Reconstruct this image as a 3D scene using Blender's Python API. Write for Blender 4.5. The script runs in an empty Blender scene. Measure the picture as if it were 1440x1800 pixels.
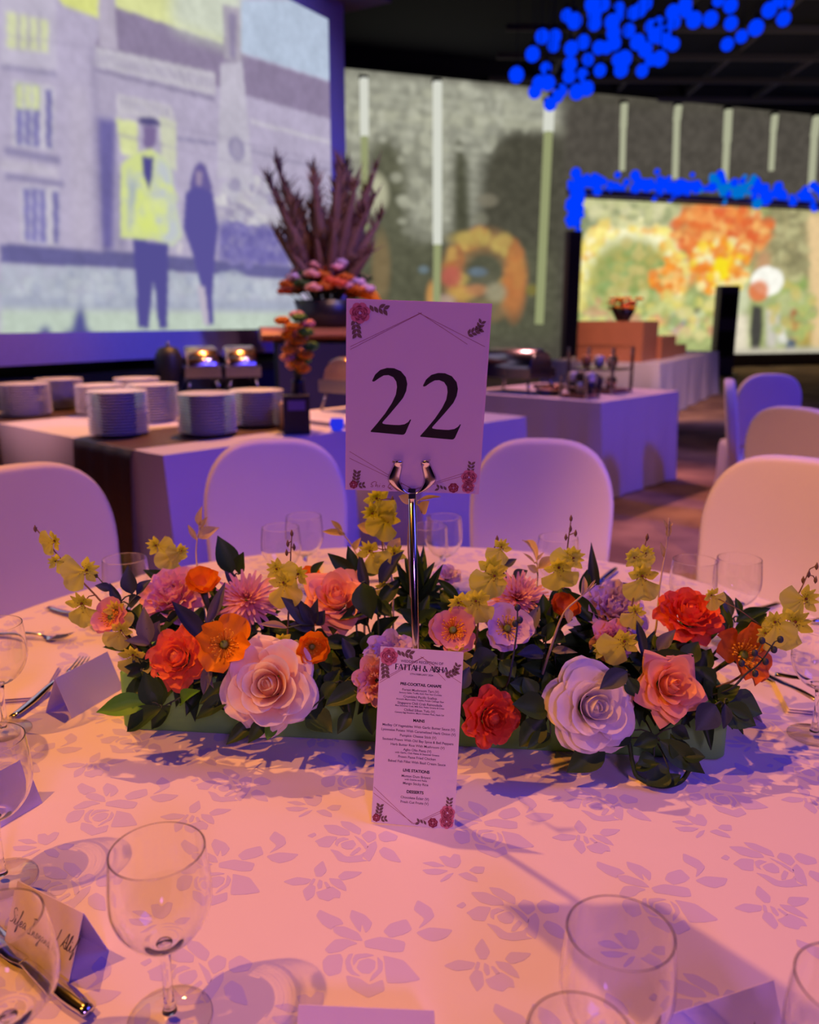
import bpy, math, random
import numpy as np
from mathutils import Vector, Matrix, Quaternion, noise

random.seed(7)
R = math.radians
SC = bpy.context.scene
COL = SC.collection
PI = math.pi

# ---------------------------------------------------------------- camera
FPX, PITCH, EYE = 1450.0, R(13.2), 1.337      # 1440x1800 frame, metres
cam_data = bpy.data.cameras.new('camera')
cam = bpy.data.objects.new('camera', cam_data)
COL.objects.link(cam)
cam.location = (0, 0, EYE)
cam.rotation_euler = (PI / 2 - PITCH, 0, 0)
cam_data.sensor_fit = 'HORIZONTAL'
cam_data.sensor_width = 36
cam_data.lens = 36 * FPX / 1440
cam_data.clip_start = 0.02
cam_data.clip_end = 100
cam_data.dof.use_dof = True
cam_data.dof.focus_distance = 0.98
cam_data.dof.aperture_fstop = 5.2
SC.camera = cam

# ---------------------------------------------------------------- world, lamps, exposure
world = bpy.data.worlds.new('hall_darkness')
SC.world = world
world.use_nodes = True
world.node_tree.nodes['Background'].inputs[0].default_value = (0.25, 0.16, 0.6, 1)
world.node_tree.nodes['Background'].inputs[1].default_value = 0.05

SC.view_settings.view_transform = 'Standard'
SC.view_settings.look = 'None'
SC.view_settings.gamma = 1
SC.view_settings.use_curve_mapping = False
SC.view_settings.exposure = 0
SC.cycles.use_denoising = True
SC.cycles.max_bounces = 10
SC.cycles.transparent_max_bounces = 24
SC.cycles.transmission_bounces = 8
SC.cycles.caustics_refractive = True
SC.cycles.caustics_reflective = False
SC.cycles.sample_clamp_indirect = 4


def spot(name, loc, aim, power, color, size, cone, blend=0.6):
    d = bpy.data.lights.new(name, 'SPOT')
    d.energy, d.color, d.shadow_soft_size = power, color, size
    d.spot_size, d.spot_blend = R(cone), blend
    o = bpy.data.objects.new(name, d)
    COL.objects.link(o)
    o.location = loc
    o.rotation_euler = (Vector(aim) - Vector(loc)).to_track_quat('-Z', 'Y').to_euler()
    return o


def area(name, loc, aim, power, color, sx, sy):
    d = bpy.data.lights.new(name, 'AREA')
    d.shape = 'RECTANGLE'
    d.energy, d.color, d.size, d.size_y = power, color, sx, sy
    o = bpy.data.objects.new(name, d)
    COL.objects.link(o)
    o.location = loc
    o.rotation_euler = (Vector(aim) - Vector(loc)).to_track_quat('-Z', 'Y').to_euler()
    return o


T0 = Vector((0, 1.2, 0.75))
spot('warm_stage_spot', (-2.81, -0.24, 5.61), (-0.58, 1.12, 0.75), 740, (1.0, 0.34, 0.03), 0.05, 31, 0.6)
spot('pink_stage_spot', (-2.14, 3.29, 6.07), (0.0, 1.2, 0.75), 900, (1.0, 0.36, 0.05), 0.06, 44)
spot('peach_stage_spot', (1.2, -3.6, 4.6), (1.42, 2.15, 0.85), 1500, (1.0, 0.40, 0.18), 0.10, 17)
area('blue_ceiling_wash', (4.0, 0.3, 4.8), (0.4, 1.3, 0.75), 92, (0.10, 0.09, 1.0), 2.6, 2.6)
spot('blue_wash_spot', (6.0, 0.5, 5.2), (0.7, 5.4, 0.6), 1100, (0.02, 0.03, 1.0), 0.25, 50, 0.35)
spot('violet_spot', (1.0, -3.3, 3.2), (0.0, 1.15, 0.75), 255, (0.55, 0.21, 1.0), 0.35, 25, 0.4)
spot('buffet_spot', (-0.9, 6.7, 5.6), (-1.5, 4.75, 0.75), 1500, (1.0, 0.40, 0.08), 0.12, 44)
spot('buffet_spot_two', (0.9, 9.5, 5.8), (1.1, 6.3, 0.75), 1150, (1.0, 0.38, 0.34), 0.12, 46)
spot('buffet_front_fill', (-4.6, 1.2, 4.4), (-1.75, 4.8, 1.15), 850, (1.0, 0.46, 0.52), 0.15, 17, 0.5)  # added fill in place of light bounced up from the plate table
spot('counter_fill', (1.0, 2.9, 6.0), (-0.45, 6.5, 1.45), 700, (1.0, 0.50, 0.30), 0.12, 22)  # fill lamp added to brighten the counter and pampas
spot('riser_fill', (2.2, 6.5, 6.2), (3.6, 12.0, 1.0), 1900, (1.0, 0.52, 0.30), 0.15, 24)  # added lamp, only there to lift the dark riser
spot('back_fill', (6.5, 5.5, 5.0), (4.2, 12.6, 0.4), 900, (0.48, 0.34, 1.0), 0.3, 34)  # invented violet fill for the skirt of the long back buffet
spot('screen_border_fill', (2.2, 3.6, 5.2), (-1.6, 7.6, 2.6), 620, (0.46, 0.42, 1.0), 0.2, 46)  # added lamp standing in for projector spill on the screen border
spot('floor_fill', (3.0, 5.0, 7.0), (2.9, 5.6, 0), 260, (1.0, 0.5, 0.4), 0.2, 60)  # extra lamp put in to warm and lift the carpet
spot('ceiling_fill', (9.0, 12.0, 4.5), (10.0, 17.0, 7.7), 300, (0.7, 0.6, 0.62), 0.4, 110)  # made-up lamp that brings the ceiling beams out of the dark

# ---------------------------------------------------------------- placing helpers (photograph pixel -> point in the hall)
CP, SP = math.cos(PITCH), math.sin(PITCH)


def ray(px, py):
    X, Y = px - 720.0, py - 900.0
    return Vector((X, FPX * CP - Y * SP, -(Y * CP + FPX * SP)))


def at_z(px, py, z=0.75):
    d = ray(px, py)
    return Vector((0, 0, EYE)) + d * ((z - EYE) / d.z)


def at_y(px, py, y):
    d = ray(px, py)
    return Vector((0, 0, EYE)) + d * (y / d.y)


def at_plane(px, py, p0, n):
    d = ray(px, py)
    c = Vector((0, 0, EYE))
    return c + d * ((Vector(p0) - c).dot(n) / d.dot(n))


# ---------------------------------------------------------------- colours and materials
def lin(c):
    return tuple((v / 12.92 if v <= 0.04045 else ((v + 0.055) / 1.055) ** 2.4) for v in (x / 255 for x in c))


def s(r, g, b):
    return lin((r, g, b)) + (1.0,)


def new_mat(name):
    m = bpy.data.materials.new(name)
    m.use_nodes = True
    nt = m.node_tree
    return m, nt, nt.nodes['Principled BSDF']


def plain(name, color, rough=0.5, metal=0.0, var=0.08, scale=30, bump=0.0, bscale=200, sheen=0.0, spec=0.5):
    m, nt, b = new_mat(name)
    b.inputs['Roughness'].default_value = rough
    b.inputs['Metallic'].default_value = metal
    b.inputs['Specular IOR Level'].default_value = spec
    if sheen:
        b.inputs['Sheen Weight'].default_value = sheen
    tc = nt.nodes.new('ShaderNodeTexCoord')
    nz = nt.nodes.new('ShaderNodeTexNoise')
    nz.inputs['Scale'].default_value = scale
    nt.links.new(tc.outputs['Object'], nz.inputs['Vector'])
    mx = nt.nodes.new('ShaderNodeMix')
    mx.data_type = 'RGBA'
    mx.inputs[6].default_value = tuple(max(0, c * (1 - var)) for c in color[:3]) + (1,)
    mx.inputs[7].default_value = tuple(min(1, c * (1 + var)) for c in color[:3]) + (1,)
    nt.links.new(nz.outputs['Fac'], mx.inputs[0])
    nt.links.new(mx.outputs[2], b.inputs['Base Color'])
    if bump:
        n2 = nt.nodes.new('ShaderNodeTexNoise')
        n2.inputs['Scale'].default_value = bscale
        nt.links.new(tc.outputs['Object'], n2.inputs['Vector'])
        bp = nt.nodes.new('ShaderNodeBump')
        bp.inputs['Strength'].default_value = bump
        bp.inputs['Distance'].default_value = 0.002
        nt.links.new(n2.outputs['Fac'], bp.inputs['Height'])
        nt.links.new(bp.outputs['Normal'], b.inputs['Normal'])
    return m


def toned(name, c0, c1, rough=0.6, trans=0.3, mid=None, vein=0.0):
    """petal / leaf: colour runs along the vertex attribute 'tone' from base to tip, some light passes through"""
    m, nt, b = new_mat(name)
    at = nt.nodes.new('ShaderNodeAttribute')
    at.attribute_name = 'tone'
    rp = nt.nodes.new('ShaderNodeValToRGB')
    rp.color_ramp.elements[0].color = c0
    rp.color_ramp.elements[1].color = c1
    if mid:
        e = rp.color_ramp.elements.new(mid[0])
        e.color = mid[1]
    tc = nt.nodes.new('ShaderNodeTexCoord')
    nz = nt.nodes.new('ShaderNodeTexNoise')
    nz.inputs['Scale'].default_value = 9
    nt.links.new(tc.outputs['Object'], nz.inputs['Vector'])
    ad = nt.nodes.new('ShaderNodeMath')
    ad.operation = 'MULTIPLY_ADD'
    ad.inputs[1].default_value = 0.25
    nt.links.new(nz.outputs['Fac'], ad.inputs[0])
    sep = nt.nodes.new('ShaderNodeMath')
    sep.operation = 'ADD'
    sep.inputs[1].default_value = -0.125
    nt.links.new(at.outputs['Fac'], sep.inputs[0])
    nt.links.new(sep.outputs[0], ad.inputs[2])
    nt.links.new(ad.outputs[0], rp.inputs['Fac'])
    nt.links.new(rp.outputs['Color'], b.inputs['Base Color'])
    b.inputs['Roughness'].default_value = rough
    b.inputs['Specular IOR Level'].default_value = 0.3
    if trans:
        tr = nt.nodes.new('ShaderNodeBsdfTranslucent')
        nt.links.new(rp.outputs['Color'], tr.inputs['Color'])
        ms = nt.nodes.new('ShaderNodeMixShader')
        ms.inputs[0].default_value = trans
        nt.links.new(b.outputs[0], ms.inputs[1])
        nt.links.new(tr.outputs[0], ms.inputs[2])
        nt.links.new(ms.outputs[0], nt.nodes['Material Output'].inputs['Surface'])
    return m


def emit(name, color, strength=1.0, attr=None):
    m, nt, b = new_mat(name)
    nt.nodes.remove(b)
    e = nt.nodes.new('ShaderNodeEmission')
    e.inputs['Color'].default_value = color
    e.inputs['Strength'].default_value = strength
    if attr:
        at = nt.nodes.new('ShaderNodeAttribute')
        at.attribute_name = attr
        nt.links.new(at.outputs['Color'], e.inputs['Color'])
    nt.links.new(e.outputs[0], nt.nodes['Material Output'].inputs['Surface'])
    return m


def thin_glass(name, edge=0.6, rim=0.35, clear=0.997):
    m, nt, b = new_mat(name)
    nt.nodes.remove(b)
    tr = nt.nodes.new('ShaderNodeBsdfTransparent')
    gl = nt.nodes.new('ShaderNodeBsdfGlossy')
    gl.inputs['Roughness'].default_value = 0.02
    lw = nt.nodes.new('ShaderNodeLayerWeight')
    lw.inputs['Blend'].default_value = 0.5
    pw = nt.nodes.new('ShaderNodeMath')
    pw.operation = 'POWER'
    pw.inputs[1].default_value = 3.4
    nt.links.new(lw.outputs['Facing'], pw.inputs[0])
    ma = nt.nodes.new('ShaderNodeMath')
    ma.operation = 'MULTIPLY_ADD'
    ma.inputs[1].default_value = edge
    ma.inputs[2].default_value = 0.016
    nt.links.new(pw.outputs[0], ma.inputs[0])
    rp = nt.nodes.new('ShaderNodeValToRGB')
    rp.color_ramp.elements[0].color = (clear, clear, clear, 1)
    rp.color_ramp.elements[1].color = (rim, rim, rim + 0.03, 1)
    nt.links.new(pw.outputs[0], rp.inputs['Fac'])
    nt.links.new(rp.outputs['Color'], tr.inputs['Color'])
    ms = nt.nodes.new('ShaderNodeMixShader')
    nt.links.new(ma.outputs[0], ms.inputs[0])
    nt.links.new(tr.outputs[0], ms.inputs[1])
    nt.links.new(gl.outputs[0], ms.inputs[2])
    nt.links.new(ms.outputs[0], nt.nodes['Material Output'].inputs['Surface'])
    return m


def clear_glass(name):
    m, nt, b = new_mat(name)
    b.inputs['Transmission Weight'].default_value = 1
    b.inputs['Roughness'].default_value = 0.0
    b.inputs['IOR'].default_value = 1.46
    b.inputs['Base Color'].default_value = (1, 1, 1, 1)
    return m


def carpet_mat():
    m, nt, b = new_mat('patterned_carpet')
    tc = nt.nodes.new('ShaderNodeTexCoord')
    n1 = nt.nodes.new('ShaderNodeTexNoise')
    n1.inputs['Scale'].default_value = 1.3
    n1.inputs['Detail'].default_value = 6
    nt.links.new(tc.outputs['Object'], n1.inputs['Vector'])
    rp = nt.nodes.new('ShaderNodeValToRGB')
    rp.color_ramp.elements[0].position = 0.38
    rp.color_ramp.elements[1].position = 0.62
    rp.color_ramp.elements[0].color = s(128, 100, 86)
    rp.color_ramp.elements[1].color = s(190, 156, 124)
    nt.links.new(n1.outputs['Fac'], rp.inputs['Fac'])
    nt.links.new(rp.outputs['Color'], b.inputs['Base Color'])
    b.inputs['Roughness'].default_value = 0.95
    b.inputs['Specular IOR Level'].default_value = 0.15
    return m


M = {}
M['carpet'] = carpet_mat()
M['ceiling'] = plain('dark_ceiling_paint', s(26, 24, 34), 0.9)
M['beam'] = plain('dark_beam_paint', s(100, 92, 96), 0.8)
M['wall'] = plain('dark_wall_fabric', s(46, 42, 50), 0.9)
M['cloth'] = plain('white_damask_cotton', s(226, 218, 222), 0.75, var=0.015, scale=14, bump=0.12, bscale=900, sheen=0.2, spec=0.2)
M['damask'] = plain('satin_damask_motif', s(201, 193, 236), 0.6, var=0.02, spec=0.3)  # lavender cast paints the satin sheen of the weave into the colour
M['chair'] = plain('white_stretch_chair_cover', s(214, 208, 216), 0.7, var=0.03, scale=6, sheen=0.3, spec=0.25)
M['buffet'] = plain('white_buffet_linen', s(206, 200, 212), 0.8, var=0.04, scale=4, spec=0.15)
M['sequin'] = plain('bronze_sequin_runner', s(92, 66, 48), 0.45, 0.5, var=0.5, scale=120, bump=0.8, bscale=160)
M['china'] = plain('white_china', s(226, 222, 220), 0.25, var=0.02)
M['card'] = plain('white_card_stock', s(226, 216, 228), 0.55, var=0.015, spec=0.3)
M['glossy_card'] = plain('laminated_card', s(214, 196, 220), 0.42, var=0.01, spec=0.35)
M['ink'] = plain('black_ink', s(18, 14, 22), 0.5)
M['greyink'] = plain('grey_ink', s(84, 66, 84), 0.6)
M['redink'] = plain('red_pen_ink', s(130, 40, 56), 0.6)
M['gold'] = plain('rose_gold_ink', s(150, 84, 88), 0.5)
M['rose_ink'] = plain('printed_rose_pink', s(206, 120, 140), 0.6)
M['rose_dark'] = plain('printed_rose_crimson', s(140, 46, 66), 0.6)
M['leaf_ink'] = plain('printed_leaf_olive', s(112, 90, 82), 0.6)
M['chrome'] = plain('polished_chrome', (0.85, 0.83, 0.82, 1), 0.16, 1.0, var=0.0)
M['cutlery'] = plain('stainless_cutlery', (0.72, 0.70, 0.70, 1), 0.12, 1.0, var=0.02)
M['glass'] = thin_glass('thin_glass')
M['bowlglass'] = clear_glass('clear_wine_glass')
M['stemglass'] = thin_glass('thick_glass', 0.8, 0.35, 1.0)
M['box'] = plain('green_flower_box', s(122, 196, 96), 0.65, var=0.08, scale=8)
M['foam'] = plain('dark_floral_foam', s(38, 56, 36), 0.95, var=0.2)
M['stem'] = plain('green_stem', s(66, 84, 48), 0.6)
M['twig'] = plain('brown_twig', s(120, 96, 58), 0.7)
M['palestem'] = plain('pale_dried_stem', s(190, 176, 140), 0.7)
M['leaf'] = toned('dark_green_leaf', s(36, 66, 28), s(52, 84, 36), 0.5, 0.12)
M['leafb'] = toned('blue_green_leaf', s(48, 60, 62), s(66, 80, 86), 0.5, 0.12)  # blue-grey foliage; blue light falling on some leaves is painted in too
M['leafg'] = toned('dusty_sage_leaf', s(98, 100, 88), s(128, 128, 116), 0.6, 0.2)
M['leafl'] = toned('fresh_green_leaf', s(76, 150, 36), s(100, 170, 52), 0.5, 0.25)
M['leafp'] = toned('pale_dried_leaf', s(196, 178, 130), s(214, 196, 150), 0.6, 0.4)
M['orange'] = toned('orange_poppy_petal', s(250, 176, 20), s(250, 152, 24), 0.55, 0.35)
M['deep_orange'] = toned('burnt_orange_petal', s(220, 130, 36), s(216, 108, 36), 0.55, 0.3)
M['vermilion'] = toned('vermilion_petal', s(255, 172, 96), s(252, 136, 78), 0.55, 0.3)
M['red'] = toned('red_orange_petal', s(252, 128, 76), s(242, 102, 68), 0.55, 0.3)
M['coral'] = toned('coral_rose_petal', s(255, 196, 130), s(255, 190, 148), 0.55, 0.3)
M['blush'] = toned('blush_rose_petal', s(255, 190, 120), s(255, 252, 236), 0.6, 0.3, mid=(0.62, s(255, 232, 196)))
M['whiterose'] = toned('white_rose_petal', s(236, 226, 230), s(250, 246, 240), 0.6, 0.3)
M['pink'] = toned('pink_peony_petal', s(246, 172, 172), s(240, 190, 206), 0.6, 0.3)
M['lilac'] = toned('lilac_petal', s(232, 190, 212), s(214, 196, 232), 0.6, 0.3)
M['peach'] = toned('peach_poppy_petal', s(248, 140, 84), s(244, 186, 172), 0.6, 0.35, mid=(0.45, s(248, 176, 154)))
M['dahlia'] = toned('dusty_pink_dahlia_petal', s(244, 168, 140), s(236, 186, 190), 0.6, 0.3)
M['stamen'] = plain('orange_stamen', s(255, 190, 30), 0.6)
M['ystamen'] = plain('yellow_stamen', s(226, 190, 60), 0.6)
M['pod'] = plain('green_seed_pod', s(110, 140, 40), 0.5)
M['orchid'] = toned('yellow_orchid_petal', s(238, 246, 56), s(236, 248, 108), 0.55, 0.45)
M['spots'] = plain('brown_orchid_spots', s(112, 62, 24), 0.6)
M['wood'] = plain('warm_wood_top', s(176, 112, 78), 0.5, var=0.15, scale=5)
M['blackware'] = plain('black_ceramic', s(30, 24, 32), 0.35)
M['copper'] = plain('copper_chafer', (0.75, 0.48, 0.36, 1), 0.18, 1.0, var=0.05)
M['steel'] = plain('dark_steel', (0.32, 0.30, 0.34, 1), 0.25, 1.0, var=0.05)
M['black'] = plain('black_plastic', s(26, 24, 30), 0.5)
M['pampas'] = plain('mauve_pampas', s(108, 80, 74), 0.9, var=0.2)
M['screenframe'] = plain('screen_border', s(150, 142, 215), 0.8)
M['housing'] = plain('screen_housing', s(104, 90, 140), 0.6)
M['drape'] = plain('navy_drape', s(40, 36, 70), 0.9, var=0.2, scale=3)
M['blueglow'] = emit('blue_globe_and_blossom_glow', (0.0, 0.045, 1.0, 1), 1.0)  # real lamps on the globes; on the garland, blue light painted as glow
M['cyanglow'] = emit('cyan_blossom_glow', (0.0, 0.16, 0.62, 1), 1.0)  # light on the garland's flowers painted as glow, not a lamp
M['wire'] = plain('black_wire', s(16, 16, 20), 0.6)
M['strip'] = emit('white_light_strip', s(214, 216, 204), 1.0)
M['stripdim'] = emit('dim_light_strip', s(172, 174, 146), 1.0)
M['striplow'] = emit('green_white_light_strip', s(150, 156, 112), 1.0)
M['picture'] = emit('screen_picture', (1, 1, 1, 1), 1.0, 'picture')
M['candle'] = plain('ivory_candle', s(236, 200, 160), 0.5)
M['tealight'] = emit('blue_tealight', (0.02, 0.03, 0.75, 1), 1.0)
M['amber'] = plain('amber_glassware', s(206, 140, 80), 0.2)


# ---------------------------------------------------------------- object helpers
def tag(o, label=None, cat=None, group=None, kind=None):
    if label: o['label'] = label
    if cat: o['category'] = cat
    if group: o['group'] = group
    if kind: o['kind'] = kind
    return o


def empty(name, loc, label, cat, group=None, rz=0.0):
    o = bpy.data.objects.new(name, None)
    o.empty_display_size = 0.05
    COL.objects.link(o)
    o.location = loc
    o.rotation_euler.z = rz
    return tag(o, label, cat, group)


def link(name, me, parent=None, mw=None):
    o = bpy.data.objects.new(name, me)
    COL.objects.link(o)
    if parent: o.parent = parent
    if mw is not None: o.matrix_local = mw
    return o


def copy_tree(o, parent=None):
    c = o.copy()
    COL.objects.link(c)
    c.parent = parent
    if parent is not None:
        c.matrix_parent_inverse = o.matrix_parent_inverse
    for ch in list(o.children):
        copy_tree(ch, c)
    return c


class MB:
    def __init__(self):
        self.v, self.f, self.t = [], [], []

    def add(self, vs, fs, tone=None):
        n = len(self.v)
        self.v += [tuple(p) for p in vs]
        self.f += [tuple(i + n for i in f) for f in fs]
        self.t += list(tone) if tone is not None else [0.5] * len(vs)
        return self

    def box(self, c, d, rz=0.0):
        x, y, z = (k / 2 for k in d)
        cs, sn = math.cos(rz), math.sin(rz)
        vs = []
        for sz in (-1, 1):
            for sx, sy in ((-1, -1), (1, -1), (1, 1), (-1, 1)):
                a, b = sx * x, sy * y
                vs.append((c[0] + a * cs - b * sn, c[1] + a * sn + b * cs, c[2] + sz * z))
        return self.add(vs, [(3, 2, 1, 0), (4, 5, 6, 7), (0, 1, 5, 4), (1, 2, 6, 5), (2, 3, 7, 6), (3, 0, 4, 7)])

    def grid(self, pts, nu, nv, tone=None, close=False):
        fs = []
        for i in range(nu - 1):
            for j in range(nv if close else nv - 1):
                k = (j + 1) % nv
                fs.append((i * nv + j, i * nv + k, (i + 1) * nv + k, (i + 1) * nv + j))
        return self.add(pts, fs, tone)

    def lathe(self, prof, n=24, c=(0, 0, 0)):
        pts = []
        for r, z in prof:
            for j in range(n):
                a = 2 * PI * j / n
                pts.append((c[0] + r * math.cos(a), c[1] + r * math.sin(a), c[2] + z))
        b = len(self.v)
        self.grid(pts, len(prof), n, close=True)
        for k, rev in ((0, True), (len(prof) - 1, False)):
            if prof[k][0] > 1e-5:
                f = [b + k * n + j for j in range(n)]
                self.f.append(tuple(reversed(f)) if rev else tuple(f))
        return self

    def tube(self, path, rad, n=6, flat=1.0, up=(0, 0, 1), caps=True):
        path = [Vector(p) for p in path]
        if not isinstance(rad, (list, tuple)): rad = [rad] * len(path)
        if not isinstance(flat, (list, tuple)): flat = [flat] * len(path)
        pts = []
        for i, p in enumerate(path):
            t = (path[min(i + 1, len(path) - 1)] - path[max(i - 1, 0)])
            if t.length < 1e-9: t = Vector((0, 0, 1))
            t.normalize()
            u = Vector(up)
            if abs(t.dot(u)) > 0.97: u = Vector((1, 0, 0))
            a = t.cross(u).normalized()
            b = a.cross(t).normalized()
            for j in range(n):
                g = 2 * PI * j / n
                pts.append(p + a * (math.cos(g) * rad[i]) + b * (math.sin(g) * rad[i] * flat[i]))
        b0 = len(self.v)
        self.grid(pts, len(path), n, close=True)
        if caps:
            self.f.append(tuple(b0 + j for j in reversed(range(n))))
            self.f.append(tuple(b0 + (len(path) - 1) * n + j for j in range(n)))
        return self

    def ball(self, c, r, n=10, m=6, squash=1.0):
        prof = [(r * math.sin(PI * i / m), -r * squash * math.cos(PI * i / m)) for i in range(m + 1)]
        prof[0] = (1e-6, -r * squash)
        prof[-1] = (1e-6, r * squash)
        return self.lathe(prof, n, c)

    def poly(self, pts):
        b = len(self.v)
        return self.add(pts, [tuple(range(len(pts)))])

    def mesh(self, name, mat, smooth=True, tone=False):
        me = bpy.data.meshes.new(name)
        me.from_pydata(self.v, [], self.f)
        if isinstance(mat, str): mat = M[mat]
        me.materials.append(mat)
        if smooth: me.polygons.foreach_set('use_smooth', [True] * len(me.polygons))
        if tone:
            a = me.attributes.new('tone', 'FLOAT', 'POINT')
            a.data.foreach_set('value', self.t)
        me.validate()
        return me

    def obj(self, name, mat, parent=None, smooth=True, tone=False, sharp=None):
        me = self.mesh(name, mat, smooth, tone)
        if sharp: me.set_sharp_from_angle(angle=R(sharp))
        return link(name, me, parent)


def bez(p0, p1, p2, n=8):
    p0, p1, p2 = Vector(p0), Vector(p1), Vector(p2)
    return [p0 * (1 - t) ** 2 + p1 * 2 * t * (1 - t) + p2 * t * t for t in (i / (n - 1) for i in range(n))]


def smooth_path(pts, n=5):
    """Catmull-Rom through the points"""
    pts = [Vector(p) for p in pts]
    if len(pts) < 3:
        return [pts[0].lerp(pts[1], i / n) for i in range(n + 1)]
    out = []
    P = [pts[0] * 2 - pts[1]] + pts + [pts[-1] * 2 - pts[-2]]
    for i in range(1, len(P) - 2):
        a, b, c, d = P[i - 1], P[i], P[i + 1], P[i + 2]
        for k in range(n):
            t = k / n
            out.append(0.5 * ((2 * b) + (c - a) * t + (2 * a - 5 * b + 4 * c - d) * t * t + (3 * b - a - 3 * c + d) * t ** 3))
    out.append(pts[-1])
    return out

# ================================================================ THE HALL
def quad_obj(name, a, b, c, d, mat, parent=None, thick=0.0):
    mb = MB()
    a, b, c, d = map(Vector, (a, b, c, d))
    if thick:
        n = (b - a).cross(d - a).normalized() * thick
        mb.add([a, b, c, d, a + n, b + n, c + n, d + n],
               [(3, 2, 1, 0), (4, 5, 6, 7), (0, 1, 5, 4), (1, 2, 6, 5), (2, 3, 7, 6), (3, 0, 4, 7)])
    else:
        mb.add([a, b, c, d], [(0, 1, 2, 3)])
    return mb.obj(name, mat, parent, smooth=False)


def structure(o):
    o['kind'] = 'structure'
    return o


CEIL = 7.75
WALL_A = Vector((-7.0, 19.93, 0))                 # back wall runs obliquely, away to the right
WALL_B = Vector((22.0, 29.97, 0))
WD = (WALL_B - WALL_A).normalized()
WN = Vector((WD.y, -WD.x, 0))                      # towards the hall
structure(quad_obj('floor', (-7.4, -8, 0), (22.4, -8, 0), (22.4, 31, 0), (-7.4, 31, 0), 'carpet'))
structure(quad_obj('ceiling', (-7.4, 31, CEIL), (22.4, 31, CEIL), (22.4, -8, CEIL), (-7.4, -8, CEIL), 'ceiling'))
structure(quad_obj('wall_left', (-7, -8, 0), (-7, 19.93, 0), (-7, 19.93, CEIL), (-7, -8, CEIL), 'wall'))
structure(quad_obj('wall_right', (22, 29.97, 0), (22, -8, 0), (22, -8, CEIL), (22, 29.97, CEIL), 'wall'))
structure(quad_obj('wall_front', (22, -8, 0), (-7, -8, 0), (-7, -8, CEIL), (22, -8, CEIL), 'wall'))
structure(quad_obj('wall_back', WALL_A, WALL_B, WALL_B + Vector((0, 0, CEIL)), WALL_A + Vector((0, 0, CEIL)), 'wall'))

# ceiling grid of dark beams
k = 0
for i in range(8):
    y = 11.5 + i * 1.9
    k += 1
    structure(MB().box((11.5, y, CEIL - 0.55), (19, 0.09, 0.12), 0.02).obj('trim_%d' % k, 'beam', smooth=False))
for i in range(9):
    x = 3.5 + i * 2.0
    k += 1
    structure(MB().box((x, 17.5, CEIL - 0.40), (0.09, 15.5, 0.12), -0.02).obj('trim_%d' % k, 'beam', smooth=False))


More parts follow.
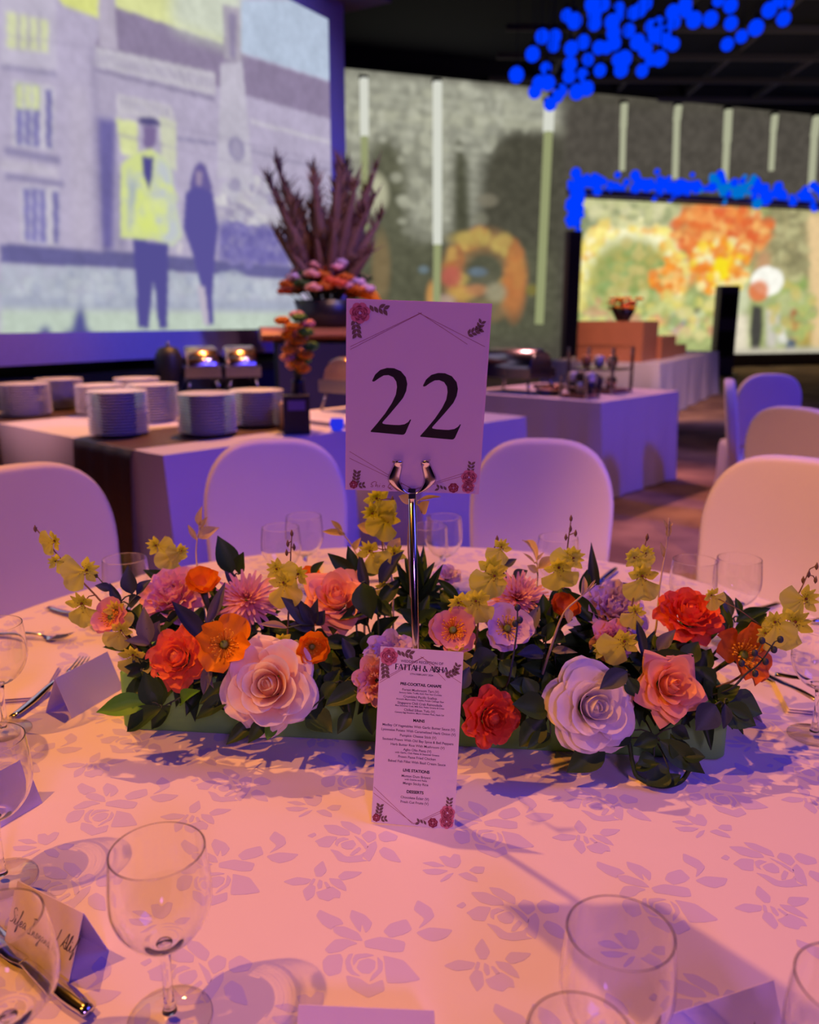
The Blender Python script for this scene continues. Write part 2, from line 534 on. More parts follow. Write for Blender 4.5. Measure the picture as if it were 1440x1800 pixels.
# ---------------------------------------------------------------- pictures shown on the screens
class Picture:
    """a flat grid of vertices on a screen; the picture is computed per vertex and given off by the screen"""

    def __init__(self, p0, ax, width, z0, z1, nx, nz, base):
        self.p0, self.ax, self.w, self.z0, self.z1 = Vector(p0), ax.normalized(), width, z0, z1
        self.n = Vector((self.ax.y, -self.ax.x, 0))
        self.nx, self.nz = nx, nz
        self.A, self.Z = np.meshgrid(np.linspace(0, width, nx), np.linspace(z0, z1, nz))
        self.C = np.empty((nz, nx, 3))
        self.C[:] = lin(base)
        self.rng = np.random.RandomState(3)

    def uv(self, px, py):
        p = at_plane(px, py, self.p0, self.n) - self.p0
        return p.dot(self.ax), p.z + self.p0.z

    def blur(self, m, k):
        for ax in (0, 1):
            for _ in range(2):
                pad = [(0, 0), (0, 0)]
                pad[ax] = (k + 1, k)
                c = np.cumsum(np.pad(m, pad, mode='edge'), axis=ax)
                m = (np.take(c, range(2 * k + 1, c.shape[ax]), ax) - np.take(c, range(0, c.shape[ax] - 2 * k - 1), ax)) / (2 * k + 1)
        return m

    def mix(self, m, col, amt=1.0):
        m = (m * amt)[..., None]
        self.C = self.C * (1 - m) + np.array(lin(col)) * m

    def poly(self, pts, col, amt=1.0, soft=1, noise_amt=0.0):
        q = [self.uv(*p) for p in pts]
        inside = np.zeros(self.A.shape, bool)
        for i in range(len(q)):
            (x1, y1), (x2, y2) = q[i], q[i - 1]
            if y1 == y2: continue
            cond = ((y1 > self.Z) != (y2 > self.Z)) & (self.A < (x2 - x1) * (self.Z - y1) / (y2 - y1) + x1)
            inside ^= cond
        m = inside.astype(float)
        if soft: m = self.blur(m, soft)
        if noise_amt: m = m * (1 - noise_amt * self.noise(6))
        self.mix(m, col, amt)

    def ell(self, cx, cy, rx, ry, col, amt=1.0, soft=0.25, inner=0.0):
        u0, v0 = self.uv(cx, cy)
        u1, v1 = self.uv(cx + rx, cy)
        u2, v2 = self.uv(cx, cy - ry)
        d = np.sqrt(((self.A - u0) / abs(u1 - u0)) ** 2 + ((self.Z - v0) / abs(v2 - v0)) ** 2)
        m = np.clip((1 - d) / soft + 0.5, 0, 1)
        if inner: m *= np.clip((d - inner) / soft + 0.5, 0, 1)
        self.mix(m, col, amt)

    def speckle(self, cx, cy, rx, ry, cols, n, size, amt=0.8, ring=0.0):
        rr = random.Random(int(cx * 7 + cy))
        for _ in range(n):
            a, t = rr.uniform(0, 2 * PI), math.sqrt(rr.uniform(ring * ring, 1))
            self.ell(cx + rx * t * math.cos(a), cy + ry * t * math.sin(a), size * rr.uniform(.6, 1.4), size * rr.uniform(.6, 1.4), rr.choice(cols), amt, 0.7)

    def line(self, pts, w, col, amt=1.0, soft=1):
        for (x1, y1), (x2, y2) in zip(pts, pts[1:]):
            d = math.hypot(x2 - x1, y2 - y1) or 1
            nx, ny = -(y2 - y1) / d * w / 2, (x2 - x1) / d * w / 2
            self.poly([(x1 + nx, y1 + ny), (x2 + nx, y2 + ny), (x2 - nx, y2 - ny), (x1 - nx, y1 - ny)], col, amt, soft)

    def noise(self, k):
        g = self.rng.rand(self.nz // k + 2, self.nx // k + 2)
        g = np.kron(g, np.ones((k, k)))[:self.nz, :self.nx]
        return self.blur(g, max(1, k // 2))

    def mottle(self, k, amt, region=None):
        g = (self.noise(k) - 0.5) * 2 * amt
        self.C = np.clip(self.C * (1 + g[..., None]), 0, 4)

    def build(self, name, parent, gain=1.0):
        P = self.p0 + Vector((0, 0, -self.p0.z))
        vs = [(P.x + self.ax.x * a, P.y + self.ax.y * a, z) for a, z in zip(self.A.ravel(), self.Z.ravel())]
        me = bpy.data.meshes.new(name)
        nx = self.nx
        fs = [(r * nx + c, r * nx + c + 1, (r + 1) * nx + c + 1, (r + 1) * nx + c) for r in range(self.nz - 1) for c in range(nx - 1)]
        me.from_pydata(vs, [], fs)
        a = me.attributes.new('picture', 'FLOAT_COLOR', 'POINT')
        rgba = np.ones((self.nz * nx, 4), np.float32)
        rgba[:, :3] = self.C.reshape(-1, 3) * gain
        a.data.foreach_set('color', rgba.ravel())
        me.materials.append(M['picture'])
        return link(name, me, parent)


# ---------------------------------------------------------------- projection screen on the left
SP0 = Vector((-0.80, 9.0, 0))
SAX = Vector((0.51, 0.86, 0)).normalized()
SNN = Vector((SAX.y, -SAX.x, 0))
ps = empty('projection_screen', (SP0.x - SAX.x * 2.3, SP0.y - SAX.y * 2.3, 0),
           'big projection screen with a couple posing before an old mansion', 'screen')
ps_w = Matrix.Translation(ps.location).inverted()


def adopt(o, root):
    """parent an object built in world space to a root that only has a location"""
    o.parent = root
    o.matrix_parent_inverse = Matrix.Translation(root.location).inverted() if root.rotation_euler.z == 0 else root.matrix_basis.inverted()
    return o


SL = 5.6                                    # picture length along the screen
P0 = SP0 - SAX * SL
pic = Picture((P0.x, P0.y, 0), SAX, SL, 1.24, 4.2, 520, 290, (186, 176, 202))
e = pic.poly
e([(165, 85), (200, 5), (395, 78), (440, 100), (600, 150), (600, 215), (440, 170), (375, 150)], (146, 132, 162))
e([(60, -60), (182, -40), (182, 35), (110, 8)], (224, 228, 140))
e([(198, -40), (400, -40), (400, 78), (198, 10)], (222, 226, 160))
e([(300, -40), (425, -40), (425, 90), (300, 45)], (212, 218, 200), soft=6)
e([(424, 0), (620, 0), (620, 155), (424, 92)], (188, 202, 224))
e([(172, -40), (200, -40), (206, 90), (174, 80)], (186, 176, 196))
e([(392, 8), (422, 14), (424, 110), (394, 104)], (176, 168, 184))
e([(402, 22), (416, 26), (414, 105), (404, 100)], (150, 140, 170))
e([(388, 112), (426, 108), (446, 320), (382, 312)], (196, 190, 206))
e([(404, 250), (428, 252), (426, 270), (404, 268)], (150, 142, 178), soft=2)
e([(168, 82), (378, 128), (378, 168), (164, 115)], (200, 194, 206))
for i in range(26):
    x = 172 + i * 7.9
    e([(x, 92 + i * 1.75), (x + 3, 93 + i * 1.75), (x + 3, 112 + i * 1.75), (x, 111 + i * 1.75)], (160, 150, 178))
e([(164, 118), (378, 170), (378, 178), (164, 126)], (150, 140, 170))
e([(0, -40), (100, -40), (98, 30), (100, 125), (0, 115)], (196, 188, 208))
e([(12, 20), (86, 36), (84, 92), (12, 84)], (214, 218, 176))
for x in (30, 48, 66): e([(x, 22), (x + 5, 24), (x + 5, 90), (x, 88)], (176, 168, 190))
e([(0, 112), (100, 126), (100, 136), (0, 122)], (160, 152, 182))
e([(22, 140), (96, 152), (94, 264), (22, 256)], (206, 200, 212))
e([(28, 146), (70, 150), (70, 260), (28, 254)], (132, 126, 182))
e([(28, 146), (70, 150), (70, 194), (28, 190)], (212, 218, 168))
e([(80, 156), (92, 158), (92, 262), (80, 260)], (124, 118, 172))
for x in (40, 54): e([(x, 146), (x + 4, 147), (x + 4, 258), (x, 257)], (196, 192, 210))
e([(8, 258), (106, 276), (106, 290), (8, 272)], (148, 140, 176))
e([(10, 304), (112, 318), (112, 330), (10, 316)], (150, 142, 178))
e([(36, 326), (104, 332), (104, 432), (38, 426)], (204, 198, 212))
e([(40, 330), (80, 332), (82, 428), (44, 424)], (130, 124, 182))
for x in (52, 66): e([(x, 330), (x + 4, 331), (x + 4, 426), (x, 426)], (190, 184, 210))
e([(92, 334), (104, 336), (104, 430), (94, 430)], (122, 116, 172))
e([(165, 130), (200, 140), (206, 205), (166, 204)], (180, 170, 196))
e([(166, 205), (204, 210), (200, 440), (178, 442)], (112, 104, 162), soft=2)
e([(206, 165), (300, 185), (310, 215), (206, 206)], (206, 200, 208))
for i in range(11): e([(212 + i * 8, 170 + i * 1.6), (215 + i * 8, 170 + i * 1.6), (215 + i * 8, 196 + i), (212 + i * 8, 196 + i)], (168, 160, 186))
e([(204, 208), (242, 214), (242, 276), (214, 272)], (220, 226, 166))
e([(280, 205), (310, 215), (310, 300), (285, 290)], (212, 214, 190))
e([(440, 210), (590, 250), (590, 256), (440, 216)], (206, 200, 212))
e([(440, 262), (590, 300), (590, 304), (440, 268)], (158, 150, 178))
e([(310, 240), (380, 250), (380, 256), (310, 246)], (150, 142, 176))
e([(385, 330), (420, 314), (460, 318), (492, 350), (500, 400), (385, 398)], (204, 200, 206), soft=3, noise_amt=0.8)
e([(384, 392), (420, 380), (480, 398), (510, 420), (510, 470), (384, 462)], (122, 114, 176), soft=3)
e([(0, 428), (236, 444), (520, 470), (520, 492), (0, 462)], (106, 102, 154))
e([(0, 462), (530, 492), (530, 545), (0, 540)], (182, 190, 204), noise_amt=0.5)
e([(0, 520), (530, 530), (530, 550), (0, 545)], (170, 176, 196), soft=3)
e([(0, 542), (540, 548), (560, 600), (0, 600)], (196, 210, 196), soft=2)
for (x0, y0, x1, y1) in ((0, 60, 165, 85), (0, 236, 165, 258), (170, 190, 600, 292), (206, 236, 600, 330), (440, 330, 600, 362)):
    pic.line([(x0, y0), (x1, y1)], 3, (166, 156, 184), 0.7)
e([(158, 85), (170, 88), (178, 440), (164, 440)], (158, 148, 178), 0.7, soft=2)
e([(0, 280), (100, 296), (104, 312), (0, 298)], (204, 196, 210), 0.6)
e([(120, 150), (156, 155), (164, 430), (126, 430)], (196, 186, 204), 0.5, soft=4)
pic.ell(416, 262, 14, 22, (150, 142, 176), 0.8, 0.4)
pic.ell(416, 262, 8, 14, (172, 164, 190), 0.8, 0.5)
e([(206, 300), (226, 300), (222, 440), (206, 440)], (140, 132, 170), 0.8, soft=3)
pic.speckle(440, 352, 56, 40, [(214, 210, 214), (176, 168, 192), (196, 192, 206), (160, 152, 182)], 60, 8)
pic.speckle(250, 505, 270, 26, [(196, 202, 212), (168, 174, 196), (186, 192, 206)], 120, 9, 0.55)
pic.speckle(440, 430, 56, 34, [(132, 124, 182), (112, 104, 170), (142, 134, 184)], 50, 7)
pic.mottle(3, 0.07)
pic.mottle(7, 0.08)
pic.mottle(18, 0.06)
# the man in the pale jacket and dark hat
e([(240, 214), (250, 205), (272, 206), (284, 220), (262, 224)], (86, 80, 130))
e([(252, 220), (276, 222), (274, 254), (262, 266), (252, 256)], (128, 110, 156))
e([(213, 288), (240, 268), (266, 262), (288, 276), (300, 292), (306, 350), (320, 415), (304, 432), (288, 428), (268, 420), (246, 424), (232, 420), (212, 418)], (216, 226, 150))
e([(276, 272), (300, 292), (306, 350), (320, 415), (304, 432), (286, 428), (272, 380), (268, 330)], (198, 204, 210), soft=3)
e([(224, 300), (232, 296), (236, 400), (226, 410)], (180, 186, 200), 0.8, soft=2)
pic.speckle(262, 360, 44, 55, [(224, 236, 130), (206, 214, 176), (196, 202, 200), (228, 238, 150)], 40, 10, 0.5)
e([(226, 330), (240, 310), (238, 345), (230, 380)], (170, 180, 190), soft=2)
e([(250, 274), (270, 276), (268, 310), (262, 336), (252, 306)], (84, 78, 146))
e([(234, 420), (296, 428), (296, 500), (294, 578), (279, 578), (270, 490), (262, 578), (242, 576), (238, 480)], (88, 82, 152))
# the woman in the dark dress
e([(342, 292), (352, 284), (362, 292), (374, 330), (368, 350), (336, 350), (334, 320)], (108, 96, 158))
e([(326, 338), (346, 326), (374, 338), (384, 400), (378, 455), (374, 520), (376, 570), (364, 572), (352, 500), (340, 452), (322, 400)], (94, 86, 158))
e([(344, 300), (356, 302), (354, 326), (346, 326)], (160, 142, 176))
e([(346, 500), (360, 505), (368, 572), (358, 570)], (196, 186, 204))
e([(314, 425), (322, 428), (318, 448), (310, 442)], (214, 206, 214))
# the shadow of a decoration standing in the projector's beam
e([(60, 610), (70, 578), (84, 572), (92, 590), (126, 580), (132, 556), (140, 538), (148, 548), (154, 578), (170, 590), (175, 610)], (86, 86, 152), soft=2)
pic.build('picture', None, 0.92)
p_obj = bpy.data.objects['picture']
adopt(p_obj, ps)


def along(a, z, off=0.0):
    p = P0 + SAX * a + SNN * off
    return Vector((p.x, p.y, z))


def slab(name, a0, a1, z0, z1, o0, o1, mat, root):
    mb = MB()
    q = [along(a0, z0, o0), along(a1, z0, o0), along(a1, z0, o1), along(a0, z0, o1),
         along(a0, z1, o0), along(a1, z1, o0), along(a1, z1, o1), along(a0, z1, o1)]
    mb.add(q, [(3, 2, 1, 0), (4, 5, 6, 7), (0, 1, 5, 4), (1, 2, 6, 5), (2, 3, 7, 6), (3, 0, 4, 7)])
    return adopt(mb.obj(name, mat, smooth=False), root)


slab('backing', -0.02, SL + 0.02, 1.2, 4.25, -0.06, -0.004, 'housing', ps)
slab('border', SL, SL + 0.26, 1.02, 4.42, -0.06, 0.004, 'screenframe', ps)
slab('border', -0.3, SL, 1.02, 1.24, -0.06, 0.004, 'screenframe', ps)
slab('border', -0.3, SL, 4.2, 4.42, -0.06, 0.004, 'screenframe', ps)
slab('border', -0.3, 0, 1.24, 4.2, -0.06, 0.004, 'screenframe', ps)
slab('screen_casing', -0.4, SL + 0.5, 4.42, 4.85, -0.35, 0.42, 'housing', ps)
for a in (0.6, 4.9):
    slab('hanging_rod', a, a + 0.05, 4.85, CEIL, -0.02, 0.03, 'wire', ps)
st = empty('screen_stage', (P0.x, P0.y, 0), 'low dark stage with navy drape under the projection screen', 'stage')
slab('drape', -0.6, SL + 0.2, 0.0, 0.86, -0.5, -0.06, 'drape', st)
slab('stage_edge', -0.6, SL + 0.2, 0.86, 0.93, -0.5, -0.04, 'black', st)

# ---------------------------------------------------------------- back wall show picture
WP0 = Vector((-2.4, 0, 0))
WP0.y = WALL_A.y + (WP0.x - WALL_A.x) * WD.y / WD.x
WP0 = WP0 + WN * 0.05
led = Picture(WP0, WD, 17.2, 0.1, 7.2, 420, 190, (80, 76, 66))
led.mottle(9, 0.15)
e = led.poly
# old stone house behind dark cypresses
e([(600, 120), (760, 140), (930, 160), (1004, 190), (1004, 236), (960, 236), (900, 238), (870, 300), (850, 400), (800, 420), (780, 440), (640, 440), (600, 380)], (164, 164, 148), soft=3)
for i in range(16):
    y = 150 + i * 16
    e([(600, y), (1000, y + 40), (1000, y + 43), (600, y + 3)], (112, 112, 98), 0.7, soft=1)
for i in range(24):
    e([(610 + i * 15, 130), (613 + i * 15, 130), (613 + i * 15, 420), (610 + i * 15, 420)], (138, 138, 122), 0.4, soft=1)
e([(600, 192), (860, 206), (1000, 222), (1000, 234), (860, 220), (600, 206)], (188, 188, 164), 0.9, soft=2)
e([(985, 180), (1480, 210), (1480, 660), (985, 660)], (80, 75, 68), soft=4)
e([(648, 250), (694, 240), (718, 290), (724, 470), (640, 480)], (92, 92, 74), soft=4)
e([(800, 250), (812, 242), (822, 280), (830, 420), (795, 430), (796, 330)], (80, 80, 64), soft=2)
e([(846, 290), (872, 240), (904, 226), (985, 236), (990, 450), (850, 450), (840, 380)], (76, 74, 62), soft=4)
e([(600, 420), (760, 410), (980, 440), (980, 600), (600, 600)], (88, 88, 70), soft=6)
led.mottle(3, 0.22)
led.ell(858, 352, 18, 12, (128, 122, 104), 0.7, 0.6)
led.ell(845, 385, 14, 12, (124, 122, 104), 0.6, 0.6)
led.ell(660, 340, 22, 34, (196, 194, 164), 0.8, 0.6)
led.ell(670, 470, 16, 60, (140, 116, 80), 0.6, 0.6)
led.ell(852, 484, 70, 78, (168, 124, 78), 0.85, 0.35, 0.58)
led.speckle(852, 470, 66, 66, [(190, 150, 84), (176, 112, 66), (190, 166, 92), (160, 104, 70)], 70, 10, 0.7, 0.66)
led.speckle(760, 210, 190, 60, [(184, 184, 166), (140, 140, 126), (172, 172, 152)], 120, 9, 0.6)
led.speckle(740, 330, 46, 90, [(176, 176, 156), (132, 132, 116)], 60, 9, 0.6)
led.ell(852, 520, 34, 44, (98, 96, 78), 0.8, 0.5)
led.ell(830, 420, 40, 14, (180, 158, 86), 0.6, 0.6)
led.ell(905, 500, 20, 60, (186, 116, 66), 0.8, 0.6)
led.ell(794, 486, 18, 18, (180, 92, 80), 0.9, 0.6)
for x, y, rx, ry, c in ((840, 478, 16, 8, (104, 120, 134)), (745, 474, 9, 7, (110, 126, 134)), (812, 516, 22, 12, (196, 156, 84)),
                        (838, 510, 20, 10, (176, 122, 84)), (872, 514, 18, 16, (158, 150, 122)), (780, 530, 20, 12, (178, 152, 136)),
                        (760, 520, 10, 24, (206, 150, 84)), (935, 510, 10, 10, (130, 120, 60))):
    led.ell(x, y, rx, ry, c, 0.85, 0.7)
led.mottle(3, 0.10)
lw_ = led.build('video_wall_picture', None, 1.0)
vw = empty('video_wall', WP0, 'dark video wall showing an old stone house behind cypress trees', 'screen')
adopt(lw_, vw)
o = MB()
q = [WP0 - WN * 0.045 + WD * a + Vector((0, 0, z)) for a, z in ((-0.1, 0.0), (17.3, 0.0), (17.3, 7.3), (-0.1, 7.3))]
q += [p + WN * 0.035 for p in q]
o.add(q, [(3, 2, 1, 0), (4, 5, 6, 7), (0, 1, 5, 4), (1, 2, 6, 5), (2, 3, 7, 6), (3, 0, 4, 7)])
adopt(o.obj('panel_backing', 'black', smooth=False), vw)


# vertical light strips between the panels
def wall_pt(px, py, off=0.12):
    return at_plane(px, py, WP0 + WN * off, WN)


strip_names = ['first light strip right beside the projection screen', 'tall white light strip above the pampas arrangement',
               'thick light strip standing below the blue globe cluster', 'short light strip above the left end of the blue garland',
               'second short light strip above the blue garland', 'third short light strip above the blue garland',
               'fourth short light strip above the blue garland', 'last light strip at the right edge of the view']
for i, (xt, yt, xm, ym, xb, yb, w) in enumerate(((640, 138, 641, 240, 641, 420, 17), (769, 144, 769, 430, 767, 560, 18), (966, 178, 964, 232, 948, 570, 21),
                                                 (1098, 182, 1096, 225, 1094, 300, 16), (1193, 186, 1190, 212, 1187, 314, 17), (1281, 193, 1278, 250, 1274, 320, 18),
                                                 (1363, 202, 1360, 230, 1356, 300, 15), (1437, 205, 1432, 240, 1426, 335, 18))):
    t_, m_, b_ = wall_pt(xt, yt), wall_pt(xm, ym), wall_pt(xb, yb)
    root = empty('light_strip', (b_.x, b_.y, b_.z), strip_names[i], 'light', 'vertical light strips on the video wall')
    half = 0.5 * w * (t_ - Vector((0, 0, EYE))).length / 1500
    half *= 0.82 if i < 3 else 0.7
    adopt(MB().tube([m_, t_], half, 8).obj('upper_tube', 'strip' if i < 3 else 'stripdim'), root)
    adopt(MB().tube([b_, m_], half * 0.85, 8).obj('lower_tube', 'striplow' if i < 3 else 'stripdim'), root)
    adopt(MB().box(tuple(t_ + Vector((0, 0, 0.04)) - WN * 0.05), (half * 2, 0.12, 0.1), math.atan2(WD.y, WD.x)).obj('end_cap', 'wire', smooth=False), root)

# ---------------------------------------------------------------- bright garden screen under the blue garland
GP = at_y(1010, 640, 22.3)
GP.z = 0
GAX = WD
gl = Picture((GP.x, GP.y, 0), GAX, 11.5, 0.35, 4.32, 380, 150, (160, 164, 108))
def zz(x, y): return 980 + x / 3.13, 290 + y / 3.13
e = lambda pts, col, amt=1.0, soft=2, noise_amt=0.0: gl.poly([zz(*p) for p in pts], col, amt, soft, noise_amt)
def el(x, y, rx, ry, col, amt=1.0, soft=0.5, inner=0.0): gl.ell(*zz(x, y), rx / 3.13, ry / 3.13, col, amt, soft, inner)
e([(60, 140), (700, 140), (700, 700), (60, 700)], (150, 158, 108), soft=4)
e([(1170, 200), (1400, 200), (1400, 700), (1170, 700)], (150, 142, 104), soft=5)
e([(60, 640), (1500, 640), (1500, 1100), (60, 1100)], (166, 176, 114), soft=8)
gl.mottle(5, 0.30)
gl.mottle(12, 0.18)
el(180, 330, 60, 90, (140, 150, 120), 0.7); el(340, 260, 80, 50, (214, 208, 160), 0.7); el(590, 290, 70, 70, (210, 206, 160), 0.7); el(470, 260, 60, 40, (150, 156, 130), 0.7)
el(390, 640, 315, 325, (250, 230, 120), 1.0, 0.22, 0.58)
el(420, 400, 200, 90, (255, 250, 205), 1.0, 0.6); el(270, 450, 70, 60, (250, 246, 196), 0.9, 0.7); el(160, 600, 60, 90, (248, 236, 150), 0.9, 0.7)
el(540, 600, 75, 105, (246, 146, 40), 1.0, 0.5); el(620, 620, 70, 100, (246, 190, 110), 0.8, 0.6); el(660, 650, 40, 70, (250, 226, 150), 0.9, 0.7)
el(420, 620, 110, 80, (176, 184, 112), 0.9, 0.5); el(320, 520, 50, 60, (200, 176, 104), 0.7, 0.6)
e([(650, 230), (1050, 240), (1180, 360), (1170, 440), (1060, 460), (1050, 530), (990, 520), (930, 420), (860, 380), (760, 400), (700, 330)], (230, 122, 62), soft=4)
el(880, 280, 120, 50, (236, 110, 70), 0.8, 0.6); el(960, 300, 50, 50, (250, 176, 80), 0.8, 0.6); el(1110, 350, 60, 30, (250, 206, 130), 0.9, 0.6); el(1090, 280, 40, 30, (226, 216, 150), 0.9, 0.6)
el(820, 420, 90, 60, (250, 190, 100), 0.9, 0.6); el(1030, 480, 50, 60, (232, 110, 40), 0.8, 0.6)
el(830, 500, 60, 60, (250, 240, 190), 0.95, 0.6); el(740, 560, 40, 100, (240, 150, 80), 0.8, 0.6); el(830, 620, 60, 80, (252, 160, 40), 1.0, 0.5)
el(920, 540, 60, 110, (252, 226, 40), 1.0, 0.45); el(990, 600, 40, 50, (244, 232, 150), 0.9, 0.6); el(700, 600, 30, 80, (226, 216, 160), 0.8, 0.6)
e([(1100, 470), (1170, 460), (1180, 620), (1080, 600)], (206, 150, 112), 0.8, soft=4)
el(1000, 740, 60, 90, (210, 214, 176), 0.9, 0.6)
el(300, 780, 180, 110, (176, 190, 150), 0.9, 0.8); el(580, 720, 120, 60, (214, 206, 140), 0.7, 0.8); el(820, 840, 100, 90, (196, 196, 110), 0.8, 0.8)
el(660, 850, 45, 60, (100, 112, 176), 0.9, 0.5); el(650, 900, 30, 40, (196, 180, 196), 0.8, 0.6); el(780, 860, 40, 60, (206, 210, 190), 0.9, 0.6); el(770, 800, 20, 20, (112, 106, 84), 0.8, 0.6)
el(540, 850, 40, 40, (238, 140, 120), 0.9, 0.6); el(190, 940, 80, 40, (220, 190, 190), 0.9, 0.6); el(120, 960, 40, 50, (240, 230, 80), 0.9, 0.6)
el(1160, 640, 95, 85, (254, 252, 240), 1.0, 0.2); el(1110, 690, 55, 60, (226, 130, 82), 1.0, 0.4)
e([(960, 820), (1050, 820), (1050, 1060), (940, 1060)], (232, 222, 196), soft=3)
e([(1075, 770), (1125, 780), (1130, 900), (1105, 1060), (1070, 1060), (1060, 900)], (72, 70, 66), soft=1)
e([(1150, 740), (1225, 740), (1220, 880), (1200, 1010), (1150, 1000)], (206, 200, 188), soft=2)
el(1290, 650, 90, 50, (140, 170, 90), 0.9, 0.6); el(1300, 760, 90, 70, (190, 196, 140), 0.8, 0.7)
e([(1285, 800), (1325, 780), (1330, 920), (1285, 930)], (176, 110, 70), soft=2); e([(1270, 920), (1315, 920), (1310, 1040), (1250, 1040)], (86, 100, 116), soft=1)
e([(1215, 880), (1265, 880), (1265, 980), (1215, 980)], (226, 224, 214), soft=2); el(1370, 940, 60, 60, (180, 150, 70), 0.8, 0.7)
e([(1375, 270), (1700, 290), (1700, 1010), (1400, 1010)], (232, 200, 150), soft=3)
e([(860, 1010), (1700, 1000), (1700, 1100), (860, 1100)], (196, 188, 168), soft=2)
gl.speckle(*zz(400, 560), 98, 88, [(255, 244, 150), (250, 226, 110), (255, 250, 200), (240, 214, 120), (244, 180, 80)], 130, 9, 0.75, 0.68)
el(400, 640, 225, 240, (160, 166, 96), 0.85, 0.3)
gl.speckle(*zz(400, 600), 60, 55, [(186, 176, 100), (140, 160, 90), (206, 190, 120), (150, 176, 110)], 60, 9, 0.7)
gl.speckle(*zz(600, 620), 26, 34, [(246, 150, 50), (250, 200, 120), (236, 130, 50)], 40, 7, 0.8)
gl.speckle(*zz(900, 360), 90, 46, [(232, 120, 60), (240, 150, 80), (222, 100, 56), (250, 190, 110)], 110, 9, 0.7)
gl.speckle(*zz(900, 560), 50, 50, [(252, 220, 60), (250, 160, 50), (250, 240, 170), (236, 130, 50)], 80, 8, 0.75)
gl.speckle(*zz(500, 850), 150, 44, [(196, 206, 140), (150, 170, 100), (226, 216, 150), (210, 150, 120), (236, 220, 120)], 150, 9, 0.6)
gl.speckle(*zz(380, 250), 90, 28, [(206, 206, 150), (140, 150, 110), (220, 216, 170)], 80, 10, 0.6)
gl.speckle(*zz(1270, 420), 36, 70, [(176, 166, 120), (140, 134, 96), (196, 190, 140)], 60, 9, 0.6)
gl.speckle(*zz(1290, 800), 40, 50, [(170, 186, 110), (210, 190, 110), (150, 160, 110)], 50, 8, 0.6)
el(1160, 640, 85, 75, (254, 252, 240), 1.0, 0.2); el(1110, 690, 50, 55, (226, 130, 82), 0.9, 0.5)
gl.mottle(3, 0.10)
gs = empty('garden_screen', (GP.x, GP.y, 0), 'bright screen with flower arches and orange tree under the blue garland', 'screen')
adopt(gl.build('garden_picture', None, 1.0), gs)


def gpt(a, z, off=0.0):
    p = GP + GAX * a + WN * off
    return Vector((p.x, p.y, z))


def gslab(name, a0, a1, z0, z1, o0, o1, mat, root):
    mb = MB()
    q = [gpt(a, z, f) for z in (z0, z1) for a, f in ((a0, o0), (a1, o0), (a1, o1), (a0, o1))]
    mb.add(q, [(3, 2, 1, 0), (4, 5, 6, 7), (0, 1, 5, 4), (1, 2, 6, 5), (2, 3, 7, 6), (3, 0, 4, 7)])
    return adopt(mb.obj(name, mat, smooth=False), root)


gslab('screen_backing', -0.05, 11.55, 0.0, 4.36, -0.15, -0.01, 'black', gs)
gslab('screen_plinth', -0.05, 11.55, 0.0, 0.34, -0.01, 0.10, 'beam', gs)

# flower garland over the garden screen, the blue light on it painted as glow
g = empty('blue_garland_arch', tuple(gpt(-0.15, 0, 0.1)), 'frame of blossoms with blue light painted as glow above the bright garden screen', 'garland')
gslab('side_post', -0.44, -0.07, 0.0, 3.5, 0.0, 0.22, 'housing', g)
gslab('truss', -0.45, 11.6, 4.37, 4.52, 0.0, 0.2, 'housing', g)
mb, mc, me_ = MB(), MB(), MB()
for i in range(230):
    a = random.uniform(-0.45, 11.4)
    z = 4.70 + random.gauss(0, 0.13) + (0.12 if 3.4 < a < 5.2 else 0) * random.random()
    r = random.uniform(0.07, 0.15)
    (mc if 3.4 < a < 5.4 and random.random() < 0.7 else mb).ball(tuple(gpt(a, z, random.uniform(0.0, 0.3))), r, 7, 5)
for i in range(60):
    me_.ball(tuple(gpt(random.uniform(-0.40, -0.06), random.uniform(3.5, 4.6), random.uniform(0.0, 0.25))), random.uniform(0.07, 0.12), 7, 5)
for nm, m_, mt in (('blue_lit_blossoms', mb, 'blueglow'), ('cyan_lit_blossoms', mc, 'cyanglow'), ('post_blossoms', me_, 'blueglow')):
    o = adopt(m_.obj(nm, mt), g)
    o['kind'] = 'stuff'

# dark loudspeaker column before the garden screen
c0 = at_y(1270, 622, 20.0)
sp_ = empty('speaker_column', (c0.x, c0.y, 0), 'slim dark loudspeaker column standing before the bright garden screen', 'speaker')
MB().box((0, 0, 0.02), (0.6, 0.6, 0.04)).obj('base', 'black', sp_, smooth=False)
MB().box((0, 0, 1.06), (0.44, 0.34, 2.04)).obj('cabinet', 'housing', sp_, smooth=False)
MB().box((0, -0.175, 1.62), (0.36, 0.012, 0.55)).obj('grille', 'black', sp_, smooth=False)
MB().box((0, -0.175, 0.75), (0.36, 0.012, 0.6)).obj('grille', 'black', sp_, smooth=False)

